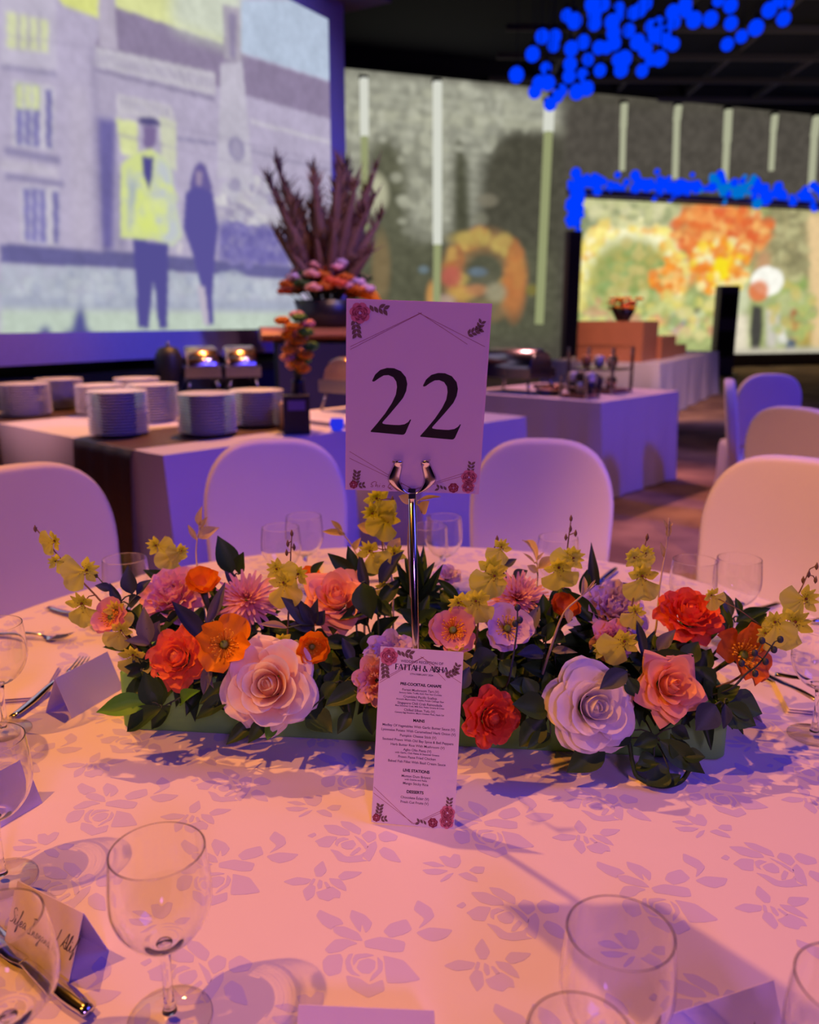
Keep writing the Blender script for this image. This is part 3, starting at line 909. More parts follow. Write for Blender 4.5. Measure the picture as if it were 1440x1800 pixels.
# ---------------------------------------------------------------- hanging blue globes
zg = lambda x, y: (880 + x / 2.571, y / 2.571)
spots_ = [(72, 338), (145, 245), (188, 165), (245, 165), (240, 205), (300, 70), (335, 95), (320, 220), (375, 190), (445, 215), (450, 318),
          (205, 310), (215, 375), (175, 375), (155, 415), (255, 435), (275, 410), (345, 415), (390, 400), (315, 290), (310, 345), (370, 340),
          (395, 270), (415, 20), (425, 60), (425, 105), (465, 20), (535, 40), (530, 70), (505, 100), (510, 150), (515, 195), (580, 138), (530, 270),
          (560, 265), (545, 315), (655, 15), (630, 45), (680, 120), (715, 105), (620, 190), (655, 225), (740, 150), (780, 200), (640, 320), (680, 270),
          (720, 265), (780, 55), (835, 20), (785, 100), (840, 50), (875, 90), (950, 85), (1040, 25), (1042, 105), (1025, 200), (1090, 165), (1155, 125),
          (1215, 45), (1280, 85), (1290, 10), (1245, 5), (985, 0), (700, 160), (745, 185), (225, 470), (600, 60), (480, 215)]
globes = []
ORD = ['first', 'second', 'third', 'fourth', 'fifth', 'sixth', 'seventh', 'eighth', 'ninth', 'tenth', 'eleventh', 'twelfth', 'thirteenth', 'fourteenth', 'fifteenth', 'sixteenth', 'seventeenth', 'eighteenth']
ROWS = ['lowest', 'second lowest', 'third lowest', 'fourth lowest', 'middle', 'fourth highest', 'third highest', 'second highest', 'highest']
order = sorted(range(len(spots_)), key=lambda i: -spots_[i][1])
where = {}
for r_i in range(9):
    row = sorted(order[r_i * 8:(r_i + 1) * 8], key=lambda i: spots_[i][0])
    for c_i, i in enumerate(row): where[i] = (ORD[c_i], ROWS[r_i])
proto = None
far_words = ['lowest', 'middle', 'upper']
for i, (x, y) in enumerate(spots_):
    px, py = zg(x, y)
    yy = 10.5 + 3.2 * ((i * 37) % 17) / 17
    p = at_y(px, py, yy)
    while any((p - q).length < 0.24 or math.hypot(p.x - q.x, p.y - q.y) < 0.11 for q in globes):
        yy += 0.12
        p = at_y(px, py, yy)
    globes.append(p)
    if proto is None:
        proto = empty('hanging_globe_lamp', p, None, 'lamp')
        MB().ball((0, 0, 0), 0.09, 14, 9).obj('globe', 'blueglow', proto)
        MB().lathe([(0.03, 0.08), (0.03, 0.13), (0.008, 0.15)], 8).obj('socket', 'wire', proto)
        cord = MB().tube([(0, 0, 0), (0, 0, 1)], 0.004, 4).obj('cord', 'wire', proto)
        lamp = proto
    else:
        lamp = copy_tree(proto)
        lamp.location = p
    for ch in lamp.children:
        if ch.name.startswith('cord'):
            ch.location.z = 0.14
            ch.scale.z = CEIL - p.z - 0.14
    tag(lamp, 'glowing blue globe lamp, %s from the left in the %s row of the cluster' % where[i], 'lamp', 'blue globe lamps under the ceiling')

# ================================================================ BUFFET AND CHAIRS
def draped_cloth(L, W, h, drop, amp, seed, name, mat, parent=None, wl=0.32):
    """table linen: flat top on the rectangle (0,0)-(L,W), sides hanging in soft folds"""
    rnd = random.Random(seed)
    per = []
    st_ = 0.05
    for (ax, ay), (bx, by) in (((0, 0), (L, 0)), ((L, 0), (L, W)), ((L, W), (0, W)), ((0, W), (0, 0))):
        d = math.hypot(bx - ax, by - ay)
        n = max(2, int(d / st_))
        for k in range(n):
            t = k / n
            per.append((ax + (bx - ax) * t, ay + (by - ay) * t, (by - ay) / d, -(bx - ax) / d, k / n))
    N = len(per)
    ph = rnd.random() * 6
    mb = MB()
    rows = 9
    pts = []
    for r in range(rows):
        t = r / (rows - 1)
        z = h - drop * t
        for i, (x, y, nx, ny, u) in enumerate(per):
            a = i * st_ / wl * 2 * PI
            w = amp * t * (0.55 + 0.45 * math.sin(a + ph) + 0.3 * math.sin(a * 1.7 + 2 * ph)) + 0.006
            corner = max(0, 1 - min(u, 1 - u) * 9) * 0.05 * t
            pts.append((x + nx * (w + corner), y + ny * (w + corner), z if r else h))
    mb.grid(pts, rows, N, close=True)
    mb.f.append(tuple(range(N)))
    # grid faces run the other way round: flip so that normals face outward
    return mb.obj(name, mat, parent, sharp=50)


def simple_table(L, W, h, root_loc, rz, label, group):
    t = empty('buffet_table', root_loc, label, 'table', group, rz)
    MB().box((L / 2, W / 2, h - 0.02), (L - 0.02, W - 0.02, 0.03)).obj('tabletop', 'wood', t, smooth=False)
    for x in (0.08, L - 0.08):
        for y in (0.08, W - 0.08):
            MB().tube([(x, y, 0), (x, y, h - 0.035)], 0.02, 8).obj('leg', 'steel', t)
    return t


BU, BV = R(138), R(48)
UD, VD = Vector((math.cos(BU), math.sin(BU), 0)), Vector((math.cos(BV), math.sin(BV), 0))
# local frame of a buffet table: x along VD (the right-hand edge), y along UD (the left-hand edge)


def buffet(corner, LV, LU, h, what, seed, amp=0.02):
    simple_table(LV, LU, h - 0.004, (corner[0], corner[1], 0), BV, 'folding table hidden under the cloth of the ' + what, 'buffet tables under cloths')
    c = draped_cloth(LV, LU, h, h - 0.012, amp, seed, 'buffet_tablecloth', 'buffet')
    c.location = (corner[0], corner[1], 0)
    c.rotation_euler.z = BV
    return tag(c, 'white floor-length tablecloth on the ' + what, 'tablecloth', 'buffet tablecloths')


C1, C2, C3 = Vector((-1.09, 3.6, 0)), Vector((0.045, 4.33, 0)), Vector((1.37, 5.95, 0))
buffet(C1, 1.15, 2.36, 0.75, 'buffet table carrying the plate stacks', 1)
buffet(C2, 1.0, 1.25, 0.75, 'buffet table just behind the number sign', 2)
buffet(C3, 1.30, 1.35, 0.75, 'blue-lit buffet table right of the number sign', 3)


def on(c, v, u, z=0.0):
    return Vector((c.x, c.y, z)) + VD * v + UD * u


# dark side table between the second and third buffet (its blue end shows beside the sign)
c5 = on(C3, 0.35, 1.45)
# bronze sequin runners over the plate table
for u0, u1, lab in ((0.24, 0.80, 'bronze sequin runner hanging over the plate table near its corner'), (1.72, 2.25, 'bronze sequin runner hanging over the far left of the plate table')):
    mb = MB()
    prof = [(1.0, 0.7525), (0.02, 0.7525), (-0.012, 0.749), (-0.022, 0.70), (-0.034, 0.45), (-0.046, 0.2), (-0.05, 0.03)]
    nseg = 13
    pts = []
    for v, z in prof:
        for j in range(nseg):
            u = u0 + (u1 - u0) * j / (nseg - 1)
            p = on(C1, v - (0.006 * math.sin(j * 1.9) if z < 0.72 else 0), u, z)
            pts.append(p)
    mb.grid(pts, len(prof), nseg)
    o = mb.obj('sequin_runner', 'sequin')
    tag(o, lab, 'runner', 'sequin runners')

# long buffet in the back, its skirt in flat pleats
A4, B4 = Vector((3.25, 10.9, 0)), Vector((5.6, 15.2, 0))
d4 = (B4 - A4).normalized()
rz4 = math.atan2(d4.y, d4.x)
L4 = (B4 - A4).length
c = draped_cloth(L4, 1.6, 0.76, 0.745, 0.05, 9, 'buffet_tablecloth', 'buffet', wl=0.95)
c.location, c.rotation_euler.z = A4, rz4
tag(c, 'white pleated tablecloth on the long buffet before the garden screen', 'tablecloth', 'buffet tablecloths')
simple_table(L4, 1.6, 0.754, tuple(A4), rz4, 'long folding table hidden under the pleated back cloth', 'buffet tables under cloths')
nv4 = Vector((-d4.y, d4.x, 0))


def on4(a, b, z=0.762):
    p = A4 + d4 * a + nv4 * b
    return Vector((p.x, p.y, z))


rs = empty('wooden_riser', on4(0.75, 0.75), 'stepped terracotta wooden riser on the long back buffet', 'riser', None, rz4)
MB().box((0, 0, 0.27), (0.9, 0.9, 0.54)).obj('tall_box', 'wood', rs, smooth=False)
MB().box((1.0, -0.1, 0.16), (1.0, 0.8, 0.32)).obj('low_box', 'wood', rs, smooth=False)
MB().box((2.1, -0.1, 0.08), (1.1, 0.7, 0.16)).obj('step', 'wood', rs, smooth=False)
fb = empty('flower_bowl', on4(0.75, 0.7, 1.302), 'dark bowl of orange blossoms on the terracotta riser', 'flowers')
MB().lathe([(0.08, 0), (0.10, 0.02), (0.17, 0.16), (0.16, 0.165), (0.09, 0.03), (0.001, 0.025)], 16).obj('bowl', 'blackware', fb)
for i in range(16):
    a, r_ = i * 2.4, 0.05 + 0.012 * i
    q = MB()
    for j in range(6):
        b = j * PI / 3
        q.ball((math.cos(a) * r_ + 0.03 * math.cos(b), math.sin(a) * r_ + 0.03 * math.sin(b), 0.24 + 0.07 * math.cos(i)), 0.035, 6, 4, 0.6)
    q.obj('blossom', ('vermilion', 'orange', 'red')[i % 3], fb, tone=True)
    MB().tube([(math.cos(a) * 0.05, math.sin(a) * 0.05, 0.1), (math.cos(a) * r_, math.sin(a) * r_, 0.24 + 0.07 * math.cos(i))], 0.006, 5).obj('stem', 'stem', fb)

# ---------------------------------------------------------------- plates
plate_mb = MB().lathe([(0.001, 0.004), (0.075, 0.004), (0.08, 0.0), (0.088, 0.0), (0.092, 0.006), (0.148, 0.017), (0.151, 0.0195), (0.148, 0.021), (0.095, 0.010), (0.001, 0.0085)], 32)
plate_me = plate_mb.mesh('plate', 'china')
stacks = [((0.21, 0.74), 15, 'white china plate in the front left stack'), ((0.53, 0.42), 14, 'white china plate in the front right stack'),
          ((0.27, 1.97), 13, 'white china plate in the leftmost stack'), ((0.60, 2.20), 13, 'white china plate in the stack behind the leftmost one'),
          ((0.62, 1.70), 12, 'white china plate in the stack between the left ones'), ((0.98, 1.88), 13, 'white china plate in the rearmost stack under the screen'),
          ((0.66, 1.16), 14, 'white china plate in the stack behind the front left one'), ((0.93, 0.52), 13, 'white china plate in the stack behind the front right one')]
PITCH_P = 0.0148
for (v, u), n, lab in stacks:
    b = on(C1, v, u, 0.7512)
    for k_ in range(n):
        o = link('plate', plate_me)
        o.location = b + Vector((random.uniform(-0.002, 0.002), random.uniform(-0.002, 0.002), k_ * PITCH_P))
        d_ = n - 1 - k_
        tag(o, lab.replace('plate in', 'plate, %s of' % ('topmost' if d_ == 0 else 'lowest' if k_ == 0 else ORD[d_] + ' from the top')), 'plate', 'plates stacked on the buffet')

# black box sign, candle, tealight and amber glassware beside the plates
bx = empty('box_sign', on(C1, 0.86, 0.10, 0.7512), 'small black box sign standing beside the plate stacks', 'sign', None, R(8))
MB().box((0, 0, 0.10), (0.135, 0.10, 0.20)).obj('body', 'black', bx, smooth=False)
MB().box((0.0, -0.0505, 0.15), (0.09, 0.002, 0.05)).obj('label_plate', 'housing', bx, smooth=False)
cn = empty('pillar_candle', on(C1, 0.94, 0.27, 0.7512), 'ivory pillar candle in glass beside the black box sign', 'candle')
MB().lathe([(0.001, 0), (0.042, 0), (0.043, 0.14), (0.036, 0.145), (0.001, 0.14)], 16).obj('wax', 'candle', cn)
MB().tube([(0, 0, 0.139), (0, 0, 0.155)], 0.002, 4).obj('wick', 'black', cn)
MB().lathe([(0.050, 0.0), (0.052, 0.0), (0.052, 0.19), (0.050, 0.19)], 16).obj('glass_sleeve', 'glass', cn)
tl = empty('tealight_holder', on(C1, 1.08, 0.03, 0.7512), 'small round tealight glowing deep blue at the table end', 'candle')
MB().lathe([(0.02, 0), (0.032, 0.006), (0.04, 0.03), (0.036, 0.062), (0.032, 0.062), (0.034, 0.03), (0.001, 0.012)], 14).obj('cup', 'tealight', tl)
MB().lathe([(0.001, 0.014), (0.018, 0.014), (0.018, 0.032), (0.001, 0.03)], 10).obj('wax', 'candle', tl)

# slim black vase of orange blossoms behind the box sign
va = empty('bud_vase', on(C1, 1.03, 0.28, 0.7512), 'slim dark vase of orange and cream blossoms behind the black box sign', 'flowers')
MB().lathe([(0.001, 0), (0.045, 0), (0.055, 0.06), (0.04, 0.19), (0.034, 0.24), (0.038, 0.26), (0.032, 0.258), (0.03, 0.24)], 16).obj('vase', 'blackware', va)
for i in range(20):
    a = i * 2.4
    r_ = 0.028 + 0.006 * (i % 9)
    z = 0.32 + 0.30 * (i / 20)
    q = MB()
    for j in range(6):
        b = j * PI / 3
        q.ball((math.cos(a) * r_ + 0.022 * math.cos(b), math.sin(a) * r_ + 0.022 * math.sin(b), z + 0.008 * math.sin(j)), 0.024, 6, 4, 0.7)
    q.obj('blossom', ('orange', 'peach', 'orange', 'leafl', 'dahlia')[i % 5], va, tone=True)
    MB().tube([(0, 0, 0.22), (math.cos(a) * r_, math.sin(a) * r_, z)], 0.003, 5).obj('stem', 'stem', va)


# ---------------------------------------------------------------- chafing dishes and glass display boxes
def chafer(loc, rz, label, w=0.52, mat='copper'):
    t = empty('chafing_dish', loc, label, 'chafing dish', 'chafing dishes on the buffet', rz)
    prof = []
    n = 12
    pts = []
    for i in range(n + 1):                     # roll-top lid: half barrel
        a = PI * i / n
        for x in (-w / 2, -w / 2 + 0.02, w / 2 - 0.02, w / 2):
            q = 0.9 if abs(x) > w / 2 - 0.01 else 1
            pts.append((x, -0.17 * math.cos(a) * q, 0.20 + 0.15 * math.sin(a) * q))
    mb = MB().grid(pts, n + 1, 4)
    mb.add([pts[i * 4] for i in range(n + 1)], [tuple(range(n + 1))])
    mb.add([pts[i * 4 + 3] for i in range(n + 1)], [tuple(reversed(range(n + 1)))])
    mb.obj('lid', mat, t, sharp=40)
    MB().box((0, 0, 0.16), (w + 0.03, 0.37, 0.08)).obj('water_pan', 'steel', t, smooth=False)
    for sx in (-1, 1):
        for sy in (-1, 1):
            MB().tube([(sx * (w / 2 - 0.03), sy * 0.15, 0.125), (sx * (w / 2), sy * 0.18, 0)], 0.012, 6).obj('leg', 'steel', t)
    MB().tube([(-0.09, -0.16, 0.255), (-0.09, -0.20, 0.27), (0.09, -0.20, 0.27), (0.09, -0.16, 0.255)], 0.009, 6).obj('handle', 'steel', t)
    return t


chafer(on(C2, 0.62, 1.02, 0.7512), BU + PI / 2, 'copper roll-top chafing dish right behind the number sign', 0.44)
chafer(on(C3, 0.35, 0.98, 0.7512), BU, 'dark chafing dish at the left end of the blue-lit buffet', 0.5, 'steel')


def display_box(loc, rz, label, w, d, h, fill):
    t = empty('glass_display', loc, label, 'display', 'glass food displays', rz)
    for sx in (-1, 1):
        for sy in (-1, 1):
            MB().box((sx * (w / 2 - 0.01), sy * (d / 2 - 0.01), h / 2), (0.02, 0.02, h)).obj('post', 'steel', t, smooth=False)
    MB().box((0, 0, h + 0.008), (w, d, 0.016)).obj('top_panel', 'glass', t, smooth=False)
    MB().box((0, 0, 0.015), (w - 0.045, d - 0.045, 0.03)).obj('shelf', 'wood', t, smooth=False)
    MB().box((0, 0, h * 0.52), (w - 0.045, d - 0.045, 0.015)).obj('shelf', 'steel', t, smooth=False)
    MB().box((0, -d / 2 + 0.012, h / 2), (w - 0.045, 0.004, h - 0.01)).obj('front_pane', 'glass', t, smooth=False)
    for i in range(6):
        MB().lathe([(0.001, 0), (0.03, 0), (0.045, 0.05), (0.04, 0.09), (0.001, 0.1)], 10,
                   ((i % 3 - 1) * w * 0.28, 0.02, 0.031 + (h * 0.52 - 0.02 if i > 2 else 0))).obj('serving_dish', fill[i % len(fill)], t)
    return t


display_box(on(C3, 0.78, 0.45, 0.7512), BU, 'glass food display on the blue-lit buffet', 0.42, 0.34, 0.36, ['copper', 'china', 'amber'])
display_box(on(C3, 0.22, 0.30, 0.7512), BV - PI / 2, 'small dark tray stand near the front of the blue-lit buffet', 0.24, 0.2, 0.16, ['blackware', 'china'])
bowl_ = empty('copper_bowl', on(C3, 0.30, 0.62, 0.7512), 'shallow reddish copper bowl on the blue-lit buffet', 'bowl')
MB().lathe([(0.06, 0), (0.08, 0.006), (0.14, 0.07), (0.135, 0.072), (0.075, 0.012), (0.001, 0.01)], 20).obj('bowl_body', 'copper', bowl_)
MB().lathe([(0.001, 0.062), (0.12, 0.055), (0.001, 0.05)], 14).obj('food', 'amber', bowl_)

# high counter with a wooden top carrying the pampas arrangement
HC = at_y(560, 640, 6.4)
hc = empty('high_counter', (HC.x, HC.y, 0), 'high counter with warm wooden top and navy skirt behind the buffet', 'counter', None, R(12))
MB().box((0.35, 0.35, 0.575), (1.30, 0.7, 1.15)).obj('skirt', 'drape', hc, smooth=False)
q = MB()
q.tube([(-0.42, 0.35, 1.215), (1.12, 0.35, 1.215)], 0.37, 24, 0.16)
q.obj('wooden_top', 'wood', hc, sharp=60)
# back service table with chafers below the screen
BT0 = Vector((-1.85, 6.05, 0))
c = draped_cloth(0.82, 0.6, 0.78, 0.765, 0.02, 21, 'buffet_tablecloth', 'drape')
c.location, c.rotation_euler.z = BT0, R(20)
tag(c, 'navy cloth on the service table below the projection screen', 'tablecloth', 'buffet tablecloths')
simple_table(0.82, 0.6, 0.774, tuple(BT0), R(20), 'service table hidden under the navy cloth', 'buffet tables under cloths')
d20 = Vector((math.cos(R(20)), math.sin(R(20)), 0))
n20 = Vector((-d20.y, d20.x, 0))
for i, (a, lab) in enumerate(((0.36, 'copper chafing dish in the middle of the service table'), (0.66, 'copper chafing dish at the right of the service table'))):
    p = BT0 + d20 * a + n20 * 0.30
    chafer((p.x, p.y, 0.781), R(20), lab, 0.24, 'copper')
for i, (a, b, h) in enumerate(((0.12, 0.20, 0.36),)):
    p = BT0 + d20 * a + n20 * b
    u_ = empty('drink_urn', (p.x, p.y, 0.781), 'dark drink urn at the left end of the service table', 'urn')
    MB().lathe([(0.001, 0), (0.08, 0), (0.085, 0.02), (0.075, 0.05), (0.10, 0.1), (0.10, h - 0.08), (0.07, h - 0.02), (0.001, h)], 16).obj('body', 'black', u_)
    MB().ball((0, 0, h + 0.012), 0.016, 8, 6).obj('lid_knob', 'steel', u_)
    MB().tube([(0, -0.095, 0.09), (0, -0.14, 0.09), (0, -0.14, 0.06)], 0.009, 6).obj('tap', 'steel', u_)

# ---------------------------------------------------------------- pampas arrangement in a black vase
PV = hc.matrix_basis @ Vector((0.08, 0.35, 1.274))
pv = empty('pampas_arrangement', tuple(hc.location + Matrix.Rotation(R(12), 3, 'Z') @ Vector((0.12, 0.35, 1.274))), 'tall burgundy pampas and flower arrangement in a black vase', 'flowers')
MB().lathe([(0.001, 0), (0.20, 0), (0.22, 0.03), (0.27, 0.20), (0.255, 0.205), (0.20, 0.04), (0.001, 0.03)], 24).obj('vase', 'blackware', pv)
rr = random.Random(11)
for i in range(44):
    a = i * 2.4 + rr.uniform(-.3, .3)
    ln = rr.uniform(0.55, 1.14) * (1.0 if i % 3 else 0.75)
    lean = 0.05 + 0.36 * math.sqrt((i + .5) / 44)
    base = Vector((math.cos(a) * 0.06, math.sin(a) * 0.06, 0.12))
    tip = base + Vector((math.cos(a) * lean, math.sin(a) * lean * 0.8, ln))
    mid = base.lerp(tip, 0.5) + Vector((-math.cos(a) * 0.05, -math.sin(a) * 0.05, 0.05))
    path = bez(base, mid, tip, 9)
    plume = MB()
    rad = [0.004, 0.006, 0.014, 0.030, 0.040, 0.040, 0.032, 0.020, 0.003]
    plume.tube(path, rad, 7)
    for k_ in range(110):                                  # feathery barbs
        t = rr.uniform(0.3, 1.0)
        j = min(7, int(t * 8))
        p = path[j].lerp(path[j + 1], t * 8 - j)
        d = Vector((rr.gauss(0, 1), rr.gauss(0, 1), rr.uniform(1.4, 3.2))).normalized() * rr.uniform(0.08, 0.17)
        w = Vector((rr.gauss(0, 1), rr.gauss(0, 1), 0)).normalized() * 0.013
        plume.add([p - w, p + w, p + d], [(0, 1, 2)])
    plume.obj('pampas_plume', 'pampas', pv)
for i in range(52):
    a = i * 2.4
    r_ = 0.05 + 0.27 * math.sqrt((i + 0.5) / 52)
    z = 0.26 + 0.24 * (1 - (r_ / 0.33) ** 2) + rr.uniform(-0.04, 0.04)
    q = MB()
    cx, cy = math.cos(a) * r_ * 1.05, math.sin(a) * r_
    for j in range(7):
        b = j * 2 * PI / 7
        q.ball((cx + 0.040 * math.cos(b), cy + 0.040 * math.sin(b), z + 0.01 * math.sin(3 * j)), 0.040, 6, 4, 0.6)
    q.ball((cx, cy, z + 0.014), 0.024, 6, 4)
    q.obj('blossom', ('dahlia', 'deep_orange', 'red', 'pink', 'deep_orange', 'lilac', 'leaf')[i % 7], pv, tone=True)
    MB().tube([(cx * 0.3, cy * 0.3, 0.1), (cx, cy, z)], 0.004, 5).obj('stem', 'stem', pv)
for q0, q1 in (((0.15, 0, 0.24), (0.42, -0.02, 0.14)),):
    o = MB().tube(bez(q0, (0.33, -0.02, 0.34), q1, 9), [0.03, 0.045, 0.052, 0.055, 0.055, 0.052, 0.045, 0.035, 0.012], 9).obj('drooping_bloom', 'orange', pv, tone=True)


# ---------------------------------------------------------------- chairs with stretch covers
def outline_back(w_top, w_bot, z0, z1, n=28, power=3.0):
    pts = []
    for i in range(n + 1):                       # from right bottom over the rounded top to left bottom
        t = i / n
        a = PI * t
        cx, cz = math.cos(a), math.sin(a)
        sx = math.copysign(abs(cx) ** (2 / power), cx)
        sz = abs(cz) ** (2 / power)
        zz_ = z0 + (z1 - z0) * (0.42 + 0.58 * sz)
        k_ = (zz_ - z0) / (z1 - z0)
        w = w_bot + (w_top - w_bot) * min(1, k_ * 1.5)
        pts.append((sx * w / 2, zz_))
    return [(w_bot / 2, z0)] + pts + [(-w_bot / 2, z0)]


def puffed(mb, outline, y0, thick, rad, lean=0.0, curve=0.0, zref=0.45):
    """rounded slab standing in the XZ plane"""
    cx = sum(p[0] for p in outline) / len(outline)
    cz = sum(p[1] for p in outline) / len(outline)
    N = len(outline)
    rings = []
    prof = [(0, -0.0)]
    steps = 5
    seq = []
    for k_ in range(steps + 1):
        a = PI / 2 * k_ / steps
        seq.append((rad * (1 - math.sin(a)), -(thick / 2 - rad) - rad * math.cos(a)))
    for k_ in range(steps + 1):
        a = PI / 2 * (1 - k_ / steps)
        seq.append((rad * (1 - math.sin(a)), (thick / 2 - rad) + rad * math.cos(a)))
    inn = [(0.5, seq[0][1] - 0.001), (0.16, seq[0][1] - 0.0004)]
    out = [(0.16, seq[-1][1] + 0.0004), (0.5, seq[-1][1] + 0.001)]
    pts = []
    allr = [('s', f, y) for f, y in inn] + [('i', i_, y) for i_, y in seq] + [('s', f, y) for f, y in out]
    for kind, f, y in allr:
        for (x, z) in outline:
            dx, dz = x - cx, z - cz
            d = math.hypot(dx, dz) or 1
            q = (1 - f) if kind == 's' else (1 - f / d)
            X, Z = cx + dx * q, cz + dz * q
            Y = y0 + y + lean * (Z - zref) + curve * (X * X)
            pts.append((X, Y, Z))
    b0 = len(mb.v)
    mb.grid(pts, len(allr), N, close=True)
    mb.f.append(tuple(b0 + j for j in reversed(range(N))))
    mb.f.append(tuple(b0 + (len(allr) - 1) * N + j for j in range(N)))
    return mb


def make_chair():
    t = empty('banquet_chair', (0, 0, 0), None, 'chair')
    # chair faces -Y (towards the table): seat in front of the backrest
    puffed(MB(), outline_back(0.46, 0.42, 0.44, 0.965), 0.0, 0.062, 0.017, 0.12, -0.25).obj('backrest_cover', 'chair', t)
    mb = MB()
    pts = []
    for z, g, r_ in ((0.0, 0.02, 0.02), (0.2, 0.0, 0.03), (0.42, 0.0, 0.05), (0.455, -0.012, 0.06), (0.462, -0.04, 0.06)):
        for j in range(32):
            a = 2 * PI * j / 32
            cx, cy = math.cos(a), math.sin(a)
            f = (abs(cx) ** 5 + abs(cy) ** 5) ** (-1 / 5)
            pts.append((cx * f * (0.225 + g), -0.165 + cy * f * (0.175 + g), z))
    mb.grid(pts, 5, 32, close=True)
    mb.f.append(tuple(4 * 32 + j for j in range(32)))
    mb.obj('seat_cover', 'chair', t)
    for sx in (-1, 1):
        for y in (-0.30, 0.0):
            MB().tube([(sx * 0.19, y, 0.0), (sx * 0.19, y, 0.43)], 0.011, 6).obj('leg', 'steel', t)
    return t


chairs = [((-0.42, 2.55), 12, 'white covered banquet chair straight behind the left half of the centrepiece'),
          ((0.415, 2.55), -12, 'white covered banquet chair right of the number sign'),
          ((-0.985, 2.09), 43, 'white covered banquet chair at the left edge of the round table'),
          ((1.035, 2.21), -34, 'white covered banquet chair lit peach at the right of the round table')]
ch0 = None
for (x, y), rz, lab in chairs:
    o = make_chair() if ch0 is None else copy_tree(ch0)
    if ch0 is None: ch0 = o
    o.location, o.rotation_euler.z = (x, y, 0), R(rz)
    tag(o, lab, 'chair', 'covered chairs around the round table')
for (x, y), rz, lab in (((1.72, 3.62), 131, 'white covered chair with its back turned, at the far right'), ((2.52, 5.85), 176, 'white covered chair farther back at the right, facing away'),
                        ((2.08, 5.25), 68, 'white covered chair seen edge-on beside the far right pair')):
    o = copy_tree(ch0)
    o.location, o.rotation_euler.z = (x, y, 0), R(rz)
    tag(o, lab, 'chair', 'covered chairs at the next table')

# ================================================================ THE ROUND TABLE
TC = Vector((0, 1.218, 0))
TR = 0.90
rt = empty('round_table', tuple(TC), 'round banquet table hidden under the white damask cloth', 'table')
MB().lathe([(0.001, 0.715), (TR - 0.01, 0.715), (TR - 0.004, 0.73), (TR - 0.01, 0.745), (0.001, 0.745)], 64).obj('tabletop', 'wood', rt, sharp=40)
for a in range(4):
    x, y = 0.55 * math.cos(a * PI / 2 + 0.6), 0.55 * math.sin(a * PI / 2 + 0.6)
    MB().tube([(x, y, 0), (x, y, 0.714)], 0.02, 8).obj('leg', 'steel', rt)

TOP = 0.75
mb = MB()
N = 240
prof = [(0.0, TOP)] + [(0.885 * k_ / 8, TOP) for k_ in range(1, 9)] + [(0.898, TOP - 0.002), (0.906, TOP - 0.010), (0.910, TOP - 0.03)]
prof += [(0.912 + 0.03 * t, TOP - 0.03 - 0.70 * t) for t in (0.12, 0.25, 0.4, 0.55, 0.7, 0.85, 1.0)]
pts = []
for r_, z in prof:
    t = max(0, (TOP - 0.03 - z) / 0.70)
    for j in range(N):
        a = 2 * PI * j / N
        w = t ** 0.8 * (0.035 * math.sin(a * 13 + 0.6 * math.sin(3 * a)) + 0.015 * math.sin(a * 23))
        pts.append(((r_ + w) * math.cos(a), (r_ + w) * math.sin(a), z))
mb.grid(pts, len(prof), N, close=True)
cloth = mb.obj('damask_tablecloth', 'cloth')
cloth.location = TC
tag(cloth, 'white rose-patterned damask tablecloth on the big round table', 'tablecloth')

# woven rose pattern: satin patches of the damask, one joined inlay (far too many petals to pick apart)
Z6 = lambda x, y: at_z(300 + x / 2.88, 1280 + y / 2.88)
motB = [[(1075, 1150), (1180, 1175), (1230, 1230), (1268, 1275), (1180, 1290), (1095, 1293), (1086, 1235), (1082, 1180)],
        [(885, 1250), (960, 1268), (1005, 1300), (1030, 1290), (1075, 1272), (1085, 1330), (1050, 1345), (1000, 1367), (950, 1340), (900, 1310)],
        [(795, 1150), (862, 1142), (873, 1172), (862, 1240), (800, 1258), (772, 1230), (768, 1180)],
        [(778, 1122), (830, 1070), (890, 1066), (950, 1090), (900, 1105), (865, 1130), (800, 1142)],
        [(978, 1078), (1060, 1055), (1190, 1080), (1180, 1132), (1120, 1135), (1040, 1118), (985, 1110)],
        [(890, 1225), (882, 1180), (900, 1145), (925, 1140), (908, 1180), (925, 1230), (965, 1258), (915, 1248)],
        [(935, 1145), (990, 1140), (1035, 1150), (1000, 1158), (950, 1168), (925, 1205), (920, 1170)],
        [(1045, 1155), (1076, 1185), (1072, 1230), (1030, 1268), (1005, 1285), (1020, 1250), (1050, 1220)],
        [(940, 1215), (955, 1178), (1000, 1165), (1038, 1178), (1035, 1215), (1005, 1245), (965, 1240)],
        [(820, 1005), (880, 1003), (950, 1035), (975, 1078), (930, 1074), (860, 1055), (826, 1035)],
        [(735, 950), (755, 918), (800, 940), (860, 965), (877, 992), (830, 1002), (813, 1022), (768, 995)],
        [(905, 960), (915, 918), (985, 945), (1022, 985), (1005, 1022), (985, 1036), (968, 990), (962, 1036), (940, 1015)],
        [(1075, 1030), (1110, 990), (1195, 965), (1224, 1020), (1180, 1045), (1110, 1062)],
        [(1228, 920), (1250, 868), (1320, 910), (1337, 952), (1300, 987), (1252, 1018), (1287, 965)],
        [(1240, 1035), (1310, 1008), (1432, 1020), (1395, 1062), (1330, 1082), (1280, 1066)]]
